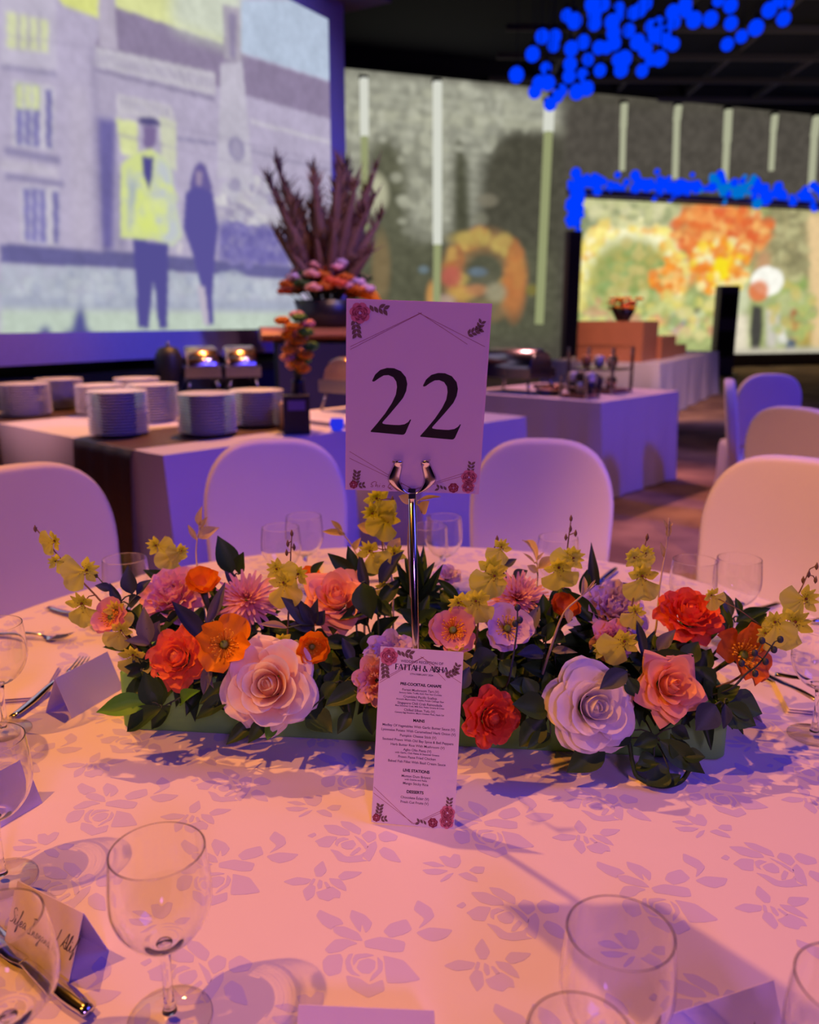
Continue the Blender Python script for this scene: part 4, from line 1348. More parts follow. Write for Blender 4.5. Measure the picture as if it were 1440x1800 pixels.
motR = [[(770, 490), (840, 490), (905, 520), (908, 543), (850, 543), (800, 530)], [(728, 572), (790, 545), (848, 550), (820, 583), (803, 605), (750, 600), (740, 580)],
        [(805, 612), (850, 622), (890, 652), (960, 642), (985, 625), (968, 662), (1000, 672), (900, 682), (848, 672), (828, 640)], [(858, 470), (910, 475), (967, 510), (958, 540), (925, 530), (870, 498)],
        [(965, 542), (1000, 518), (1040, 530), (1042, 560), (1000, 582), (978, 560)], [(1000, 592), (1040, 570), (1047, 600), (1030, 640), (1005, 678), (972, 648), (990, 620)],
        [(830, 588), (840, 562), (875, 552), (905, 562), (880, 568), (850, 580), (846, 600)], [(860, 585), (890, 572), (925, 566), (940, 588), (922, 612), (890, 615), (866, 604)],
        [(925, 540), (980, 570), (1002, 600), (988, 615), (960, 580)], [(920, 625), (955, 600), (968, 612), (925, 645), (905, 645)],
        [(1050, 540), (1090, 518), (1152, 545), (1140, 570), (1080, 577), (1058, 565)], [(1053, 622), (1080, 600), (1130, 620), (1172, 682), (1110, 672), (1070, 652)],
        [(690, 545), (728, 528), (740, 540), (715, 556)]]
motF = [[(723, 712), (772, 668), (792, 722), (765, 752), (735, 752)], [(566, 777), (640, 753), (717, 765), (690, 790), (620, 798)], [(845, 752), (880, 723), (976, 728), (930, 757), (870, 772)],
        [(668, 822), (705, 790), (735, 800), (727, 850), (688, 877), (675, 850)], [(735, 830), (770, 820), (818, 800), (862, 830), (857, 862), (830, 857), (800, 877), (748, 862)],
        [(800, 758), (862, 765), (887, 800), (892, 827), (850, 812), (810, 785)], [(700, 790), (722, 760), (735, 765), (718, 795)], [(740, 795), (752, 765), (770, 775), (765, 808), (748, 815)], [(775, 780), (790, 778), (812, 805), (790, 812)]]
motG = [[(668, 350), (700, 345), (720, 355), (740, 338), (767, 342), (765, 372), (735, 397), (690, 387)], [(583, 374), (640, 368), (692, 387), (640, 392)], [(578, 402), (640, 397), (702, 405), (650, 422), (598, 420)],
        [(648, 445), (690, 420), (722, 413), (690, 437), (650, 452)], [(733, 420), (780, 410), (817, 432), (817, 452), (768, 442)], [(788, 405), (820, 388), (867, 390), (850, 417), (815, 417)]]
inlay = MB()
LA, LB = Vector((0.167, -0.118)), Vector((0.133, 0.195))
rp_ = random.Random(5)
for mot, jit in ((motB, 0), (motR, 1), (motF, 2), (motG, 3)):
    local = [[Vector((p.x, p.y)) for p in (Z6(*q) for q in poly)] for poly in mot]
    for i in range(-9, 10):
        for j in range(-9, 10):
            off = LA * i + LB * j
            for poly in local:
                q = [p + off for p in poly]
                if all((p - Vector((TC.x, TC.y))).length < 0.875 for p in q):
                    # soften the traced outline
                    r2 = []
                    m = len(q)
                    for k_ in range(m):
                        a, b, c_ = q[k_ - 1], q[k_], q[(k_ + 1) % m]
                        r2 += [b.lerp(a, 0.22), b * 0.9 + (a + c_) * 0.05, b.lerp(c_, 0.22)]
                    if sum(r2[k_ - 1].x * r2[k_].y - r2[k_].x * r2[k_ - 1].y for k_ in range(len(r2))) < 0: r2.reverse()
                    inlay.poly([(p.x - TC.x, p.y - TC.y, TOP + 0.0002) for p in r2])
o = inlay.obj('woven_rose_pattern', 'damask', cloth, smooth=False)
o['kind'] = 'stuff'


# ================================================================ PRINTED CARDS
def flat_polys(name, polys, mat, parent, y):
    """flat print on a card standing in its own XZ plane, facing -Y"""
    mb = MB()
    for q in polys:
        if sum(q[k_ - 1][0] * q[k_][1] - q[k_][0] * q[k_ - 1][1] for k_ in range(len(q))) < 0: q = q[::-1]
        mb.poly([(x, y, z) for x, z in q])
    return mb.obj(name, mat, parent, smooth=False)


def ribbon(path, w):
    w = w if isinstance(w, (list, tuple)) else [w] * len(path)
    L_, R_ = [], []
    for i in range(len(path)):
        ax, az = path[max(0, i - 1)]
        bx, bz = path[min(len(path) - 1, i + 1)]
        d = math.hypot(bx - ax, bz - az) or 1
        nx, nz = -(bz - az) / d * w[i] / 2, (bx - ax) / d * w[i] / 2
        L_.append((path[i][0] + nx, path[i][1] + nz))
        R_.append((path[i][0] - nx, path[i][1] - nz))
    return [[L_[i], L_[i + 1], R_[i + 1], R_[i]] for i in range(len(path) - 1)]


def text_polys(name, body, size, x, z, y, mat, parent, align='CENTER', shear=0.0, spacing=1.0, offset=0.0):
    cu = bpy.data.curves.new(name, 'FONT')
    cu.body = body
    cu.size = size
    cu.align_x = align
    cu.shear = shear
    cu.space_character = spacing
    cu.offset = offset
    cu.resolution_u = 3
    tmp = bpy.data.objects.new(name, cu)
    COL.objects.link(tmp)
    dg = bpy.context.evaluated_depsgraph_get()
    me = bpy.data.meshes.new_from_object(tmp.evaluated_get(dg))
    bpy.data.objects.remove(tmp)
    me.materials.clear()
    me.materials.append(M[mat])
    me.transform(Matrix.Translation((x, y, z)) @ Matrix.Rotation(PI / 2, 4, 'X'))
    me.name = name
    return link(name, me, parent)


def join_meshes(name, objs, parent):
    mb = MB()
    mat = objs[0].data.materials[0]
    for o in objs:
        mb.add([v.co for v in o.data.vertices], [tuple(p.vertices) for p in o.data.polygons])
        bpy.data.objects.remove(o)
    return mb.obj(name, mat, parent, smooth=False)


def print_rose(cx, cz, r):
    """returns (pink, crimson) polygons of a printed rose"""
    pink, dark = [], []
    for k_ in range(7):
        a = k_ * 2 * PI / 7 + 0.3
        pink.append([(cx + r * (0.62 * math.cos(a) + 0.48 * math.cos(b)), cz + r * (0.62 * math.sin(a) + 0.48 * math.sin(b))) for b in (i * PI / 5 for i in range(10))])
    for ring, n, rad, w in ((0, 5, 0.66, 0.10), (1, 4, 0.42, 0.09), (2, 3, 0.2, 0.10)):
        for k_ in range(n):
            a0 = k_ * 2 * PI / n + ring
            arc = [(cx + r * rad * math.cos(a0 + t) * (1 + 0.15 * math.sin(3 * t)), cz + r * rad * math.sin(a0 + t)) for t in (i * 1.0 / 6 * (2 * PI / n * 0.8) for i in range(7))]
            dark += ribbon(arc, [r * w * (0.3 + math.sin(PI * i / 6)) for i in range(7)])
    return pink, dark


def print_leaf(x0, z0, x1, z1, w):
    d = math.hypot(x1 - x0, z1 - z0)
    nx, nz = -(z1 - z0) / d * w / 2, (x1 - x0) / d * w / 2
    q = lambda t, s_: (x0 + (x1 - x0) * t + nx * s_, z0 + (z1 - z0) * t + nz * s_)
    return [q(0, 0), q(0.25, 0.75), q(0.5, 1), q(0.78, 0.6), q(1, 0), q(0.78, -0.6), q(0.5, -1), q(0.25, -0.75)]


def floral_print(parent, W, H, k, y, sign):
    """corner roses, leaves and thin rose-gold lines; k scales the motifs"""
    pink, dark, leaf = [], [], []
    roses = [(-W / 2 + 0.0105 * k, H - 0.0095 * k, 0.0115 * k), (W / 2 - 0.0085 * k, 0.0195 * k, 0.0095 * k),
             (W / 2 - 0.0095 * k, 0.006 * k, 0.0078 * k if sign else 0.009 * k), (W / 2 - 0.026 * k, 0.0045 * k, 0.0062 * k), (-W / 2 + 0.006 * k, 0.006 * k, 0.005 * k)]
    for i, (x, z, r) in enumerate(roses):
        p, d = print_rose(max(-W / 2 + r * 0.95, min(W / 2 - r * 0.95, x)), max(r, min(H - r, z)), r * 0.9)
        pr = flat_polys('printed_rose', p, 'rose_dark' if i in (3, 4) else 'rose_ink', parent, y - 0.00024)
        pd_ = flat_polys('rose_shading', d, 'rose_ink' if i in (3, 4) else 'rose_dark', pr, y - 0.00036)
        pr['kind'] = pd_['kind'] = 'stuff'
    def sp(x0, z0, ang, n, ln, w):
        for j in range(n):
            for sd in (-1, 1):
                t = j / max(1, n - 1)
                bx, bz = x0 + math.cos(ang) * ln * 1.4 * t * n / 3, z0 + math.sin(ang) * ln * 1.4 * t * n / 3
                a = ang + sd * 0.75
                q = print_leaf(bx, bz, bx + math.cos(a) * ln, bz + math.sin(a) * ln, w)
                if all(-W / 2 + 0.001 < px_ < W / 2 - 0.001 and 0.001 < pz_ < H - 0.001 for px_, pz_ in q): leaf.append(q)
    sp(-W / 2 + 0.021 * k, H - 0.003 * k, -0.25, 4, 0.008 * k, 0.0042 * k)
    sp(-W / 2 + 0.006 * k, H - 0.019 * k, -1.45, 4, 0.0075 * k, 0.0042 * k)
    sp(W / 2 - 0.020 * k, H - 0.030 * k, 0.45, 4, 0.0065 * k, 0.0034 * k)
    sp(W / 2 - 0.010 * k, H - 0.026 * k, 1.2, 3, 0.0060 * k, 0.0032 * k)
    sp(-W / 2 + 0.008 * k, 0.007 * k, 1.45, 4, 0.0065 * k, 0.0034 * k)
    sp(-W / 2 + 0.008 * k, 0.004 * k, 0.2, 3, 0.0055 * k, 0.003 * k)
    sp(W / 2 - 0.008 * k, 0.026 * k, 1.5, 3, 0.006 * k, 0.003 * k)
    sp(W / 2 - 0.034 * k, 0.003 * k, 2.9, 3, 0.006 * k, 0.003 * k)
    lw = 0.0005 * k
    gold = []
    top = (0.0, H - 0.009 * k)
    for a, b in ((((-W / 2 + 0.001, H - 0.048 * k * W / 0.148 * (1 if sign else 1.3))), (top[0] + 0.001, top[1] - 0.0008)), ((-W / 2 + 0.001, H - 0.051 * k * W / 0.148 * (1 if sign else 1.3)), (top[0] + 0.003, top[1])),
                 ((top[0] - 0.001, top[1]), (W / 2 - 0.001, H - 0.043 * k * W / 0.148 * (1 if sign else 1.3))), ((top[0] + 0.001, top[1] - 0.0004), (W / 2 - 0.020 * k, H - 0.041 * k * W / 0.148 * (1 if sign else 1.3)))):
        gold += ribbon([a, b], lw)
    bot = (0.0, 0.0025)
    for a, b in (((-W / 2 + 0.001, 0.046 * k * W / 0.148 * (1 if sign else 1.4)), (bot[0], bot[1])), ((-W / 2 + 0.001, 0.038 * k * W / 0.148 * (1 if sign else 1.4)), (bot[0] + 0.002, bot[1])),
                 ((bot[0] + 0.001, bot[1]), (W / 2 - 0.012 * k, 0.026 * k * W / 0.148 * (1 if sign else 1.4))), ((bot[0] + 0.003, bot[1]), (W / 2 - 0.014 * k, 0.022 * k * W / 0.148 * (1 if sign else 1.4)))):
        gold += ribbon([a, b], lw)
    flat_polys('printed_lines', gold, 'gold', parent, y)['kind'] = 'stuff'
    flat_polys('printed_leaves', leaf, 'leaf_ink', parent, y - 0.00012)['kind'] = 'stuff'


# ---------------------------------------------------------------- table number on its stand
ST = Vector((0.012, 0.926, TOP + 0.0005))
lean_x = -0.009
stand = empty('number_stand', tuple(ST), 'tall chrome table number stand with horseshoe clip', 'sign stand')
MB().lathe([(0.001, 0.0), (0.042, 0.0), (0.043, 0.003), (0.040, 0.006), (0.012, 0.009), (0.007, 0.014), (0.001, 0.014)], 32).obj('base', 'chrome', stand, sharp=40)
MB().tube([(0, 0, 0.012), (lean_x * 0.5, 0, 0.20), (lean_x, 0, 0.392)], [0.0042, 0.0042, 0.0042], 16).obj('pole', 'chrome', stand)
SG = ST + Vector((lean_x, -0.002, 0.394))
SW, SH = 0.148, 0.210
sign = empty('table_number_card', tuple(SG), 'laminated table number card reading 22 with printed roses', 'sign')
sign.rotation_euler = (R(8.5), R(2.0), 0)
MB().box((0, 0, SH / 2 + 0.001), (SW, 0.0008, SH)).obj('card', 'glossy_card', sign, smooth=False)
q = MB()
for c_, d_ in (((0, 0, 0.0002), (SW + 0.005, 0.0006, 0.0016)), ((0, 0, SH + 0.0019), (SW + 0.005, 0.0006, 0.0018)),
               ((-SW / 2 - 0.00125, 0, SH / 2 + 0.001), (0.0025, 0.0006, SH)), ((SW / 2 + 0.00125, 0, SH / 2 + 0.001), (0.0025, 0.0006, SH))):
    q.box(c_, d_)
q.obj('laminate_border', plain('clear_laminate_edge', s(225, 200, 225), 0.2), sign, smooth=False)
YF = -0.00045
two = [(305, 757), (330, 705), (372, 667), (430, 649), (487, 650), (545, 672), (588, 718), (602, 772), (595, 830), (570, 888), (520, 952), (460, 1025), (400, 1096), (402, 1106), (430, 1111),
       (500, 1114), (545, 1114), (590, 1105), (620, 1086), (638, 1062), (645, 1066), (600, 1180), (588, 1192), (572, 1195), (302, 1180), (300, 1172), (350, 1112), (420, 1022), (478, 930), (508, 862), (516, 802), (508, 757), (482, 722),
       (442, 707), (402, 711), (362, 735), (328, 760), (312, 764)]
def zc(x, y): return ((x - 700) / 1145 * SW + 0.003, (1685 - y) / 1540 * SH)
d1 = [zc(*p) for p in two]
d2 = [zc(x + 428, y + 26) for x, y in two]
flat_polys('printed_number', [d1], 'ink', sign, YF)
flat_polys('printed_number', [d2], 'ink', sign, YF)
floral_print(sign, SW - 0.002, SH, 1.0, YF, True)
hw = []
for st_ in ([(175, 300), (215, 305), (225, 285), (185, 262), (190, 240), (240, 205), (275, 205)], [(285, 210), (270, 300), (290, 265), (310, 265), (305, 310)], [(345, 265), (335, 308)], [(352, 240), (356, 246)],
            [(430, 270), (400, 275), (395, 300), (430, 305), (440, 275), (430, 270)], [(560, 215), (520, 260), (500, 300), (530, 330), (560, 300)], [(520, 300), (560, 345), (590, 330)]):
    pth = [(p[0] / 10.29 + 640, p[1] / 10.29 + 830) for p in st_]
    pth = [((x - 733) / 236 * SW, (866 - y) / 318 * SH) for x, y in pth]
    hw += ribbon(pth, 0.0006)
flat_polys('handwriting', hw, 'redink', sign, YF - 0.0004)
# horseshoe clip
cl = MB()
hp = [(-0.0205, 0.0365), (-0.0150, 0.0345), (-0.0175, 0.024), (-0.0205, 0.012), (-0.0160, 0.003), (-0.008, -0.003), (0, -0.0045), (0.008, -0.003), (0.0160, 0.003), (0.0205, 0.012), (0.0175, 0.024), (0.0150, 0.0345), (0.0205, 0.0365)]
hp = [(p.x, p.z) for p in smooth_path([(x, 0, z) for x, z in hp], 4)]
ns = len(hp)
wd = [0.0052 + 0.0090 * min(1, math.sin(PI * (i / (ns - 1))) * 1.6) for i in range(ns)]
pp = []
for i, (x, z) in enumerate(hp):
    ax, az = hp[max(0, i - 1)]
    bx_, bz_ = hp[min(ns - 1, i + 1)]
    d = math.hypot(bx_ - ax, bz_ - az)
    nx, nz = -(bz_ - az) / d * wd[i] / 2, (bx_ - ax) / d * wd[i] / 2
    for f, yy in ((1, 0.0), (0.8, -0.0022), (0.2, -0.0036), (-0.2, -0.0036), (-0.8, -0.0022), (-1, 0.0)):
        pp.append((x + nx * f, yy - 0.0016 - 0.003 * (z > 0.03), z + 0.004))
cl.grid(pp, ns, 6, close=True)
hs = cl.obj('horseshoe_clip', 'chrome', stand)
hs.matrix_local = Matrix.Translation((lean_x, -0.002, 0.3935)) @ Matrix.Rotation(R(8.5), 4, 'X')
b_ = MB().box((0, -0.0015, 0.0), (0.008, 0.007, 0.012)).obj('clip_block', 'chrome', stand, smooth=False)
b_.location = (lean_x, -0.0005, 0.392)

# ---------------------------------------------------------------- menu card leaning on the pole
MN = Vector((0.0035, 0.868, TOP + 0.0008))
menu = empty('menu_card', tuple(MN), 'tall printed wedding menu card leaning against the chrome pole', 'menu card')
menu.rotation_euler = (R(-13.5), R(1.6), R(-6.5))
MW, MH = 0.099, 0.210
MB().box((0, 0, MH / 2), (MW, 0.0005, MH)).obj('card', 'card', menu, smooth=False)
YM = -0.0003
floral_print(menu, MW, MH, 0.98, YM, False)
lines = [('WEDDING RECEPTION OF', 0.0038, 17.0, 'greyink', 1.0), ('17TH FEBRUARY 2024', 0.0026, 31.2, 'greyink', 1.0), ('PRE-COCKTAIL CANAPE', 0.0040, 44.0, 'ink', 1.0),
         ('Forest Mushroom Tart (V)', 0.0036, 50.6, 'greyink', 1), ('Savoury Sablé, Truffle Aioli, Pine Nut Crumble', 0.0024, 53.8, 'greyink', 1), ('Crumbled Pacific Scallop', 0.0036, 58.6, 'greyink', 1),
         ('Avocado Mayonnaise, Tropika, Purple Cabbage Slaw', 0.0024, 61.6, 'greyink', 1), ('Singapore Chili Crab Remoulade', 0.0036, 66.4, 'greyink', 1), ('Blue Swimmer Crab, Milk Bun, Petite Greens & Cress', 0.0024, 69.4, 'greyink', 1),
         ('Chilled Silken Tofu (V)', 0.0036, 74.4, 'greyink', 1), ('Century Egg Emulsion, Micro Chicken Floss, Herb Oil', 0.0024, 77.4, 'greyink', 1), ('MAINS', 0.0042, 86.6, 'ink', 1),
         ('Medley Of Vegetables With Garlic Butter Sauce (V)', 0.0037, 93.8, 'greyink', 1), ('Lyonnaise Potato With Caramelized Herb Onion (V)', 0.0037, 99.4, 'greyink', 1), ('Pumpkin Cheese Stick (V)', 0.0037, 105.0, 'greyink', 1),
         ('Sauteed Prawn With Old Bay Spice & Bell Peppers', 0.0037, 110.6, 'greyink', 1), ('Herb Butter Rice With Mushroom (V)', 0.0037, 116.2, 'greyink', 1), ('Aglio Olio Pasta (V)', 0.0037, 121.6, 'greyink', 1),
         ('with Garlic, Chili Flakes & Seasonal Greens', 0.0027, 125.2, 'greyink', 1), ('Prawn Paste Fried Chicken', 0.0037, 130.4, 'greyink', 1), ('Baked Fish Fillet With Basil Cream Sauce', 0.0037, 136.0, 'greyink', 1),
         ('LIVE STATIONS', 0.0042, 146.4, 'ink', 1), ('Mutton Dum Briyani', 0.0037, 152.8, 'greyink', 1), ('with Dalcha and Raita', 0.0027, 156.4, 'greyink', 1), ('Mango Sticky Rice', 0.0037, 161.4, 'greyink', 1),
         ('DESSERTS', 0.0042, 171.4, 'ink', 1), ('Chocolate Éclair (V)', 0.0037, 178.2, 'greyink', 1), ('Fresh Cut Fruits (V)', 0.0037, 183.6, 'greyink', 1)]
for i, (body, size, mm, mat, sp_c) in enumerate(lines):
    bold = body.isupper() and mm > 40
    text_polys('printed_line', body, size * 1.12, 0.001, MH - mm / 1000, YM - 0.0001, mat, menu, offset=0.00016 if bold else 0.00004)
G = {'F': (0.52, [((.08, 0), (.08, 1), 1), ((.08, .97), (.5, .97), 0), ((.08, .52), (.42, .52), 0)]), 'A': (0.78, [((.02, 0), (.38, 1), 0), ((.38, 1), (.76, 0), 1), ((.14, .33), (.62, .33), 0)]),
     'T': (0.70, [((0, .97), (.68, .97), 0), ((.34, 0), (.34, 1), 1)]), 'H': (0.80, [((.08, 0), (.08, 1), 1), ((.68, 0), (.68, 1), 1), ((.08, .52), (.68, .52), 0)]), 'I': (0.22, [((.1, 0), (.1, 1), 1)]), ' ': (0.32, []),
     'S': (0.52, [((.42, .84), (.26, .98), 0), ((.26, .98), (.08, .82), 1), ((.08, .82), (.14, .62), 1), ((.14, .62), (.38, .44), 1), ((.38, .44), (.42, .2), 1), ((.42, .2), (.24, .02), 1), ((.24, .02), (.03, .16), 0)]),
     '&': (0.86, [((.80, 0), (.26, .74), 1), ((.26, .74), (.34, .98), 1), ((.34, .98), (.50, .82), 0), ((.50, .82), (.12, .38), 0), ((.12, .38), (.12, .12), 1), ((.12, .12), (.32, 0), 1), ((.32, 0), (.58, .14), 0), ((.58, .14), (.74, .42), 0)])}
hgt = 0.0068
tot = sum(G[c_][0] for c_ in 'FATTAH & AISHA')
kx = 0.063 / tot
x = -0.0315 + 0.001
tp = []
for c_ in 'FATTAH & AISHA':
    w_, stx = G[c_]
    for a, b, th in stx:
        tp += ribbon([(x + a[0] * kx, MH - 0.0262 + a[1] * hgt), (x + b[0] * kx, MH - 0.0262 + b[1] * hgt)], 0.0013 if th else 0.0006)
    x += w_ * kx
flat_polys('printed_names', tp, 'ink', menu, YM - 0.0001)


# ---------------------------------------------------------------- tented place cards
CUR = {'S': [(.45, .85), (.3, .98), (.15, .85), (.25, .6), (.4, .4), (.3, .1), (.1, .05)], 'i': [(0, 0), (.08, .38), (.1, .05), (.2, 0)], 'f': [(0, 0), (.2, .5), (.28, .95), (.2, .9), (.12, -.35), (.2, -.3), (.25, .1)],
       'e': [(0, .1), (.2, .25), (.15, .4), (.04, .25), (.1, .02), (.28, .1)], 'a': [(.25, .35), (.1, .38), (.02, .15), (.12, .02), (.25, .3), (.27, .05), (.36, .05)],
       'I': [(.05, .95), (.4, .98), (.22, .95), (.18, .05), (0, .05), (.36, .02)], 'n': [(0, 0), (.04, .36), (.06, .05), (.18, .38), (.22, .05), (.3, .02)], 's': [(0, 0), (.15, .4), (.2, .1), (.08, .02), (.28, .05)],
       'y': [(0, .38), (.06, .08), (.2, .38), (.2, 0), (.1, -.4), (.02, -.3), (.3, .1)], 'd': [(.22, .35), (.06, .34), (.04, .06), (.2, .1), (.28, .98), (.24, .05), (.36, .04)],
       'A': [(0, 0), (.2, .6), (.34, .98), (.36, .5), (.4, 0), (.1, .35), (.44, .38)], 'l': [(0, 0), (.16, .6), (.18, .98), (.1, .7), (.1, .05), (.22, .02)], 'h': [(0, 0), (.14, .95), (.06, .02), (.2, .38), (.24, .05), (.34, .02)],
       '&': [(.4, 0), (.1, .6), (.2, .8), (.28, .6), (.02, .2), (.15, 0), (.4, .35)]}


def cursive(body, size, x, z, y):
    tot_ = sum(max(p[0] for p in CUR[c_]) + .03 if c_ != ' ' else .3 for c_ in body)
    cx_ = x - tot_ * size / 2
    polys = []
    for c_ in body:
        if c_ == ' ':
            cx_ += .3 * size
            continue
        pth_ = [(p.x, p.z) for p in smooth_path([(px_, 0, pz_) for px_, pz_ in CUR[c_]], 4)]
        polys += ribbon([(cx_ + (px_ + pz_ * 0.25) * size, z + pz_ * size) for px_, pz_ in pth_], [0.00055 + 0.0003 * abs(math.sin(i_ * .7)) for i_ in range(len(pth_))])
        if c_ == 'i': polys += ribbon([(cx_ + .2 * size, z + .55 * size), (cx_ + .23 * size, z + .62 * size)], .0006)
        cx_ += (max(p[0] for p in CUR[c_]) + .03) * size
    return flat_polys('handwriting', polys, 'ink', None, y)


def tent(loc, rz, w, h, spread, label, writing=None, mat='card', off=(0, 0)):
    """ridge along local X; the front leaf (with the writing) leans back from -Y"""
    t = empty('place_card', loc, label, 'place card', 'place cards on the round table', rz)
    th = math.atan2(spread / 2, h)
    sl = math.hypot(h, spread / 2)
    f = MB().box((0, 0, sl / 2), (w, 0.0006, sl)).obj('front_leaf', mat, t, smooth=False)
    fm = Matrix.Translation((0, -spread / 2, 0.0003)) @ Matrix.Rotation(-th, 4, 'X')
    f.matrix_local = fm
    b = MB().box((0, 0, sl / 2), (w, 0.0006, sl)).obj('back_leaf', mat, t, smooth=False)
    b.matrix_local = Matrix.Translation((0, spread / 2, 0.0003)) @ Matrix.Rotation(th, 4, 'X')
    if writing:
        body, size, x, z = writing
        q = cursive(body, size, x, z, -0.0006)
        q.parent = t
        q.matrix_local = fm
    return t


tent((-0.512, 1.201, TOP), R(68), 0.112, 0.060, 0.052, 'blank white place card at the left end of the flower box')
tent((-0.338, 0.672, TOP), R(-29), 0.092, 0.058, 0.046, 'white place card with cursive name behind the front left glass', ('Sifea Insyand Alif', 0.0150, 0.0, 0.026))
tent((-0.505, 0.88, TOP), R(62), 0.11, 0.055, 0.05, 'shaded place card at the left edge behind the tall glass')
tent((-0.035, 0.556, TOP), R(-3), 0.110, 0.046, 0.052, 'place card whose top edge shows at the bottom of the view')
tent((0.252, 0.560, TOP), R(20), 0.107, 0.052, 0.048, 'creased white place card with cursive name at the lower right', ('& Aisha', 0.017, 0.012, 0.016))
tent((0.495, 1.165, TOP), R(-78), 0.09, 0.045, 0.046, 'white place card half hidden at the right end of the flower box')


# ================================================================ GLASSES
def glass_meshes(kind):
    if kind == 'wine':
        H, rim, belly = 0.165, 0.0385, 0.0415
        outer = [(0.006, 0.074), (0.014, 0.077), (0.026, 0.085), (0.0355, 0.098), (0.0408, 0.113), (belly, 0.124), (0.0408, 0.140), (rim, 0.165)]
    else:                                   # slightly rounder red-wine goblet
        H, rim, belly = 0.150, 0.0345, 0.0415
        outer = [(0.006, 0.058), (0.016, 0.061), (0.029, 0.069), (0.0385, 0.083), (belly, 0.098), (0.0408, 0.114), (0.038, 0.132), (rim, 0.150)]
    o = [(p.x, p.z) for p in smooth_path([(r, 0, z) for r, z in outer], 4)]
    o.insert(-1, (o[-1][0] * 0.96 + o[-2][0] * 0.04, o[-1][1] * 0.96 + o[-2][1] * 0.04))
    t = 0.0011
    i_ = [(max(0.0005, r - t), z + (0.0025 if k_ < 5 else 0.0)) for k_, (r, z) in enumerate(o)]
    prof = o + [(o[-1][0] - t * 0.5, o[-1][1] + 0.00035)] + i_[::-1]
    bowl = MB().lathe(prof, 56).mesh('bowl', 'bowlglass')
    zb = outer[0][1]
    stem = MB().lathe([(0.0005, 0.0078), (0.0065, 0.0082), (0.0046, 0.014), (0.0040, 0.028), (0.0040, zb - 0.02), (0.0048, zb - 0.006), (0.0062, zb), (0.0072, zb + 0.0012), (0.0005, zb + 0.0012)], 24).mesh('stem', 'bowlglass')
    foot = MB().lathe([(0.0005, 0.0006), (0.0345, 0.0006), (0.0358, 0.0014), (0.0345, 0.0024), (0.018, 0.0040), (0.008, 0.0070), (0.0005, 0.0076)], 56).mesh('foot', 'stemglass')
    return bowl, stem, foot


GM = {'wine': glass_meshes('wine'), 'goblet': glass_meshes('goblet')}


def wine_glass(x, y, label, kind='wine', sc=1.0, rz=0):
    t = empty('wine_glass' if kind == 'wine' else 'wine_goblet', (x, y, TOP + 0.0003), label, 'glass', 'wine glasses on the round table', rz)
    t.scale = (sc, sc, sc)
    for nm, me in zip(('bowl', 'stem', 'foot'), GM[kind]):
        link(nm, me, t)
    return t


wine_glass(-0.206, 0.592, 'clear wine glass in front at the left, its whole bowl in view')
wine_glass(-0.312, 0.535, 'rounder wine goblet at the lower left corner over the written place card', 'goblet', 0.98)
wine_glass(-0.437, 0.772, 'wine glass cut by the left edge, before the shaded place card')
wine_glass(-0.590, 1.10, 'wine glass at the left edge beside the fork tips')
wine_glass(0.150, 0.503, 'wine glass at the lower right before the creased place card', 'wine', 0.985)
wine_glass(0.108, 0.432, 'wine goblet whose rim just shows at the bottom edge', 'goblet', 0.98)
wine_glass(0.292, 0.452, 'wine glass peeping in at the lower right corner')
wine_glass(0.583, 1.085, 'wine glass at the right edge beside the flower box')
wine_glass(-0.515, 1.43, 'wine glass behind the left end of the centrepiece')
wine_glass(-0.268, 1.66, 'near wine glass of the pair behind the pink dahlia on the left')
wine_glass(-0.232, 1.76, 'far wine glass of the pair behind the pink dahlia on the left')
wine_glass(0.040, 1.67, 'near wine glass of the pair behind the chrome pole')
wine_glass(0.075, 1.75, 'far wine glass of the pair behind the chrome pole')
wine_glass(0.295, 1.58, 'wine glass behind the yellow orchids right of the pole')
wine_glass(0.512, 1.42, 'near wine glass of the pair before the peach-lit chair')
wine_glass(0.596, 1.43, 'far wine glass of the pair before the peach-lit chair')


# ================================================================ CUTLERY
def loft(path, half_w, half_h, n=10):
    """flattened bar along a path, its own width and thickness at each point"""
    mb = MB()
    P = smooth_path(path, 4)
    m = len(P)
    ip = lambda arr, i: arr[min(len(arr) - 1, int(i / (m - 1) * (len(arr) - 1)))] * (1 - (i / (m - 1) * (len(arr) - 1)) % 1) + arr[min(len(arr) - 1, int(i / (m - 1) * (len(arr) - 1)) + 1)] * ((i / (m - 1) * (len(arr) - 1)) % 1)
    pts = []
    for i, p in enumerate(P):
        w, h = ip(half_w, i), ip(half_h, i)
        for j in range(n):
            a = 2 * PI * j / n
            pts.append((p.x, p.y + w * math.cos(a), p.z + h * math.sin(a)))
    mb.grid(pts, m, n, close=True)
    mb.f.append(tuple(reversed(range(n))))
    mb.f.append(tuple((m - 1) * n + j for j in range(n)))
    return mb


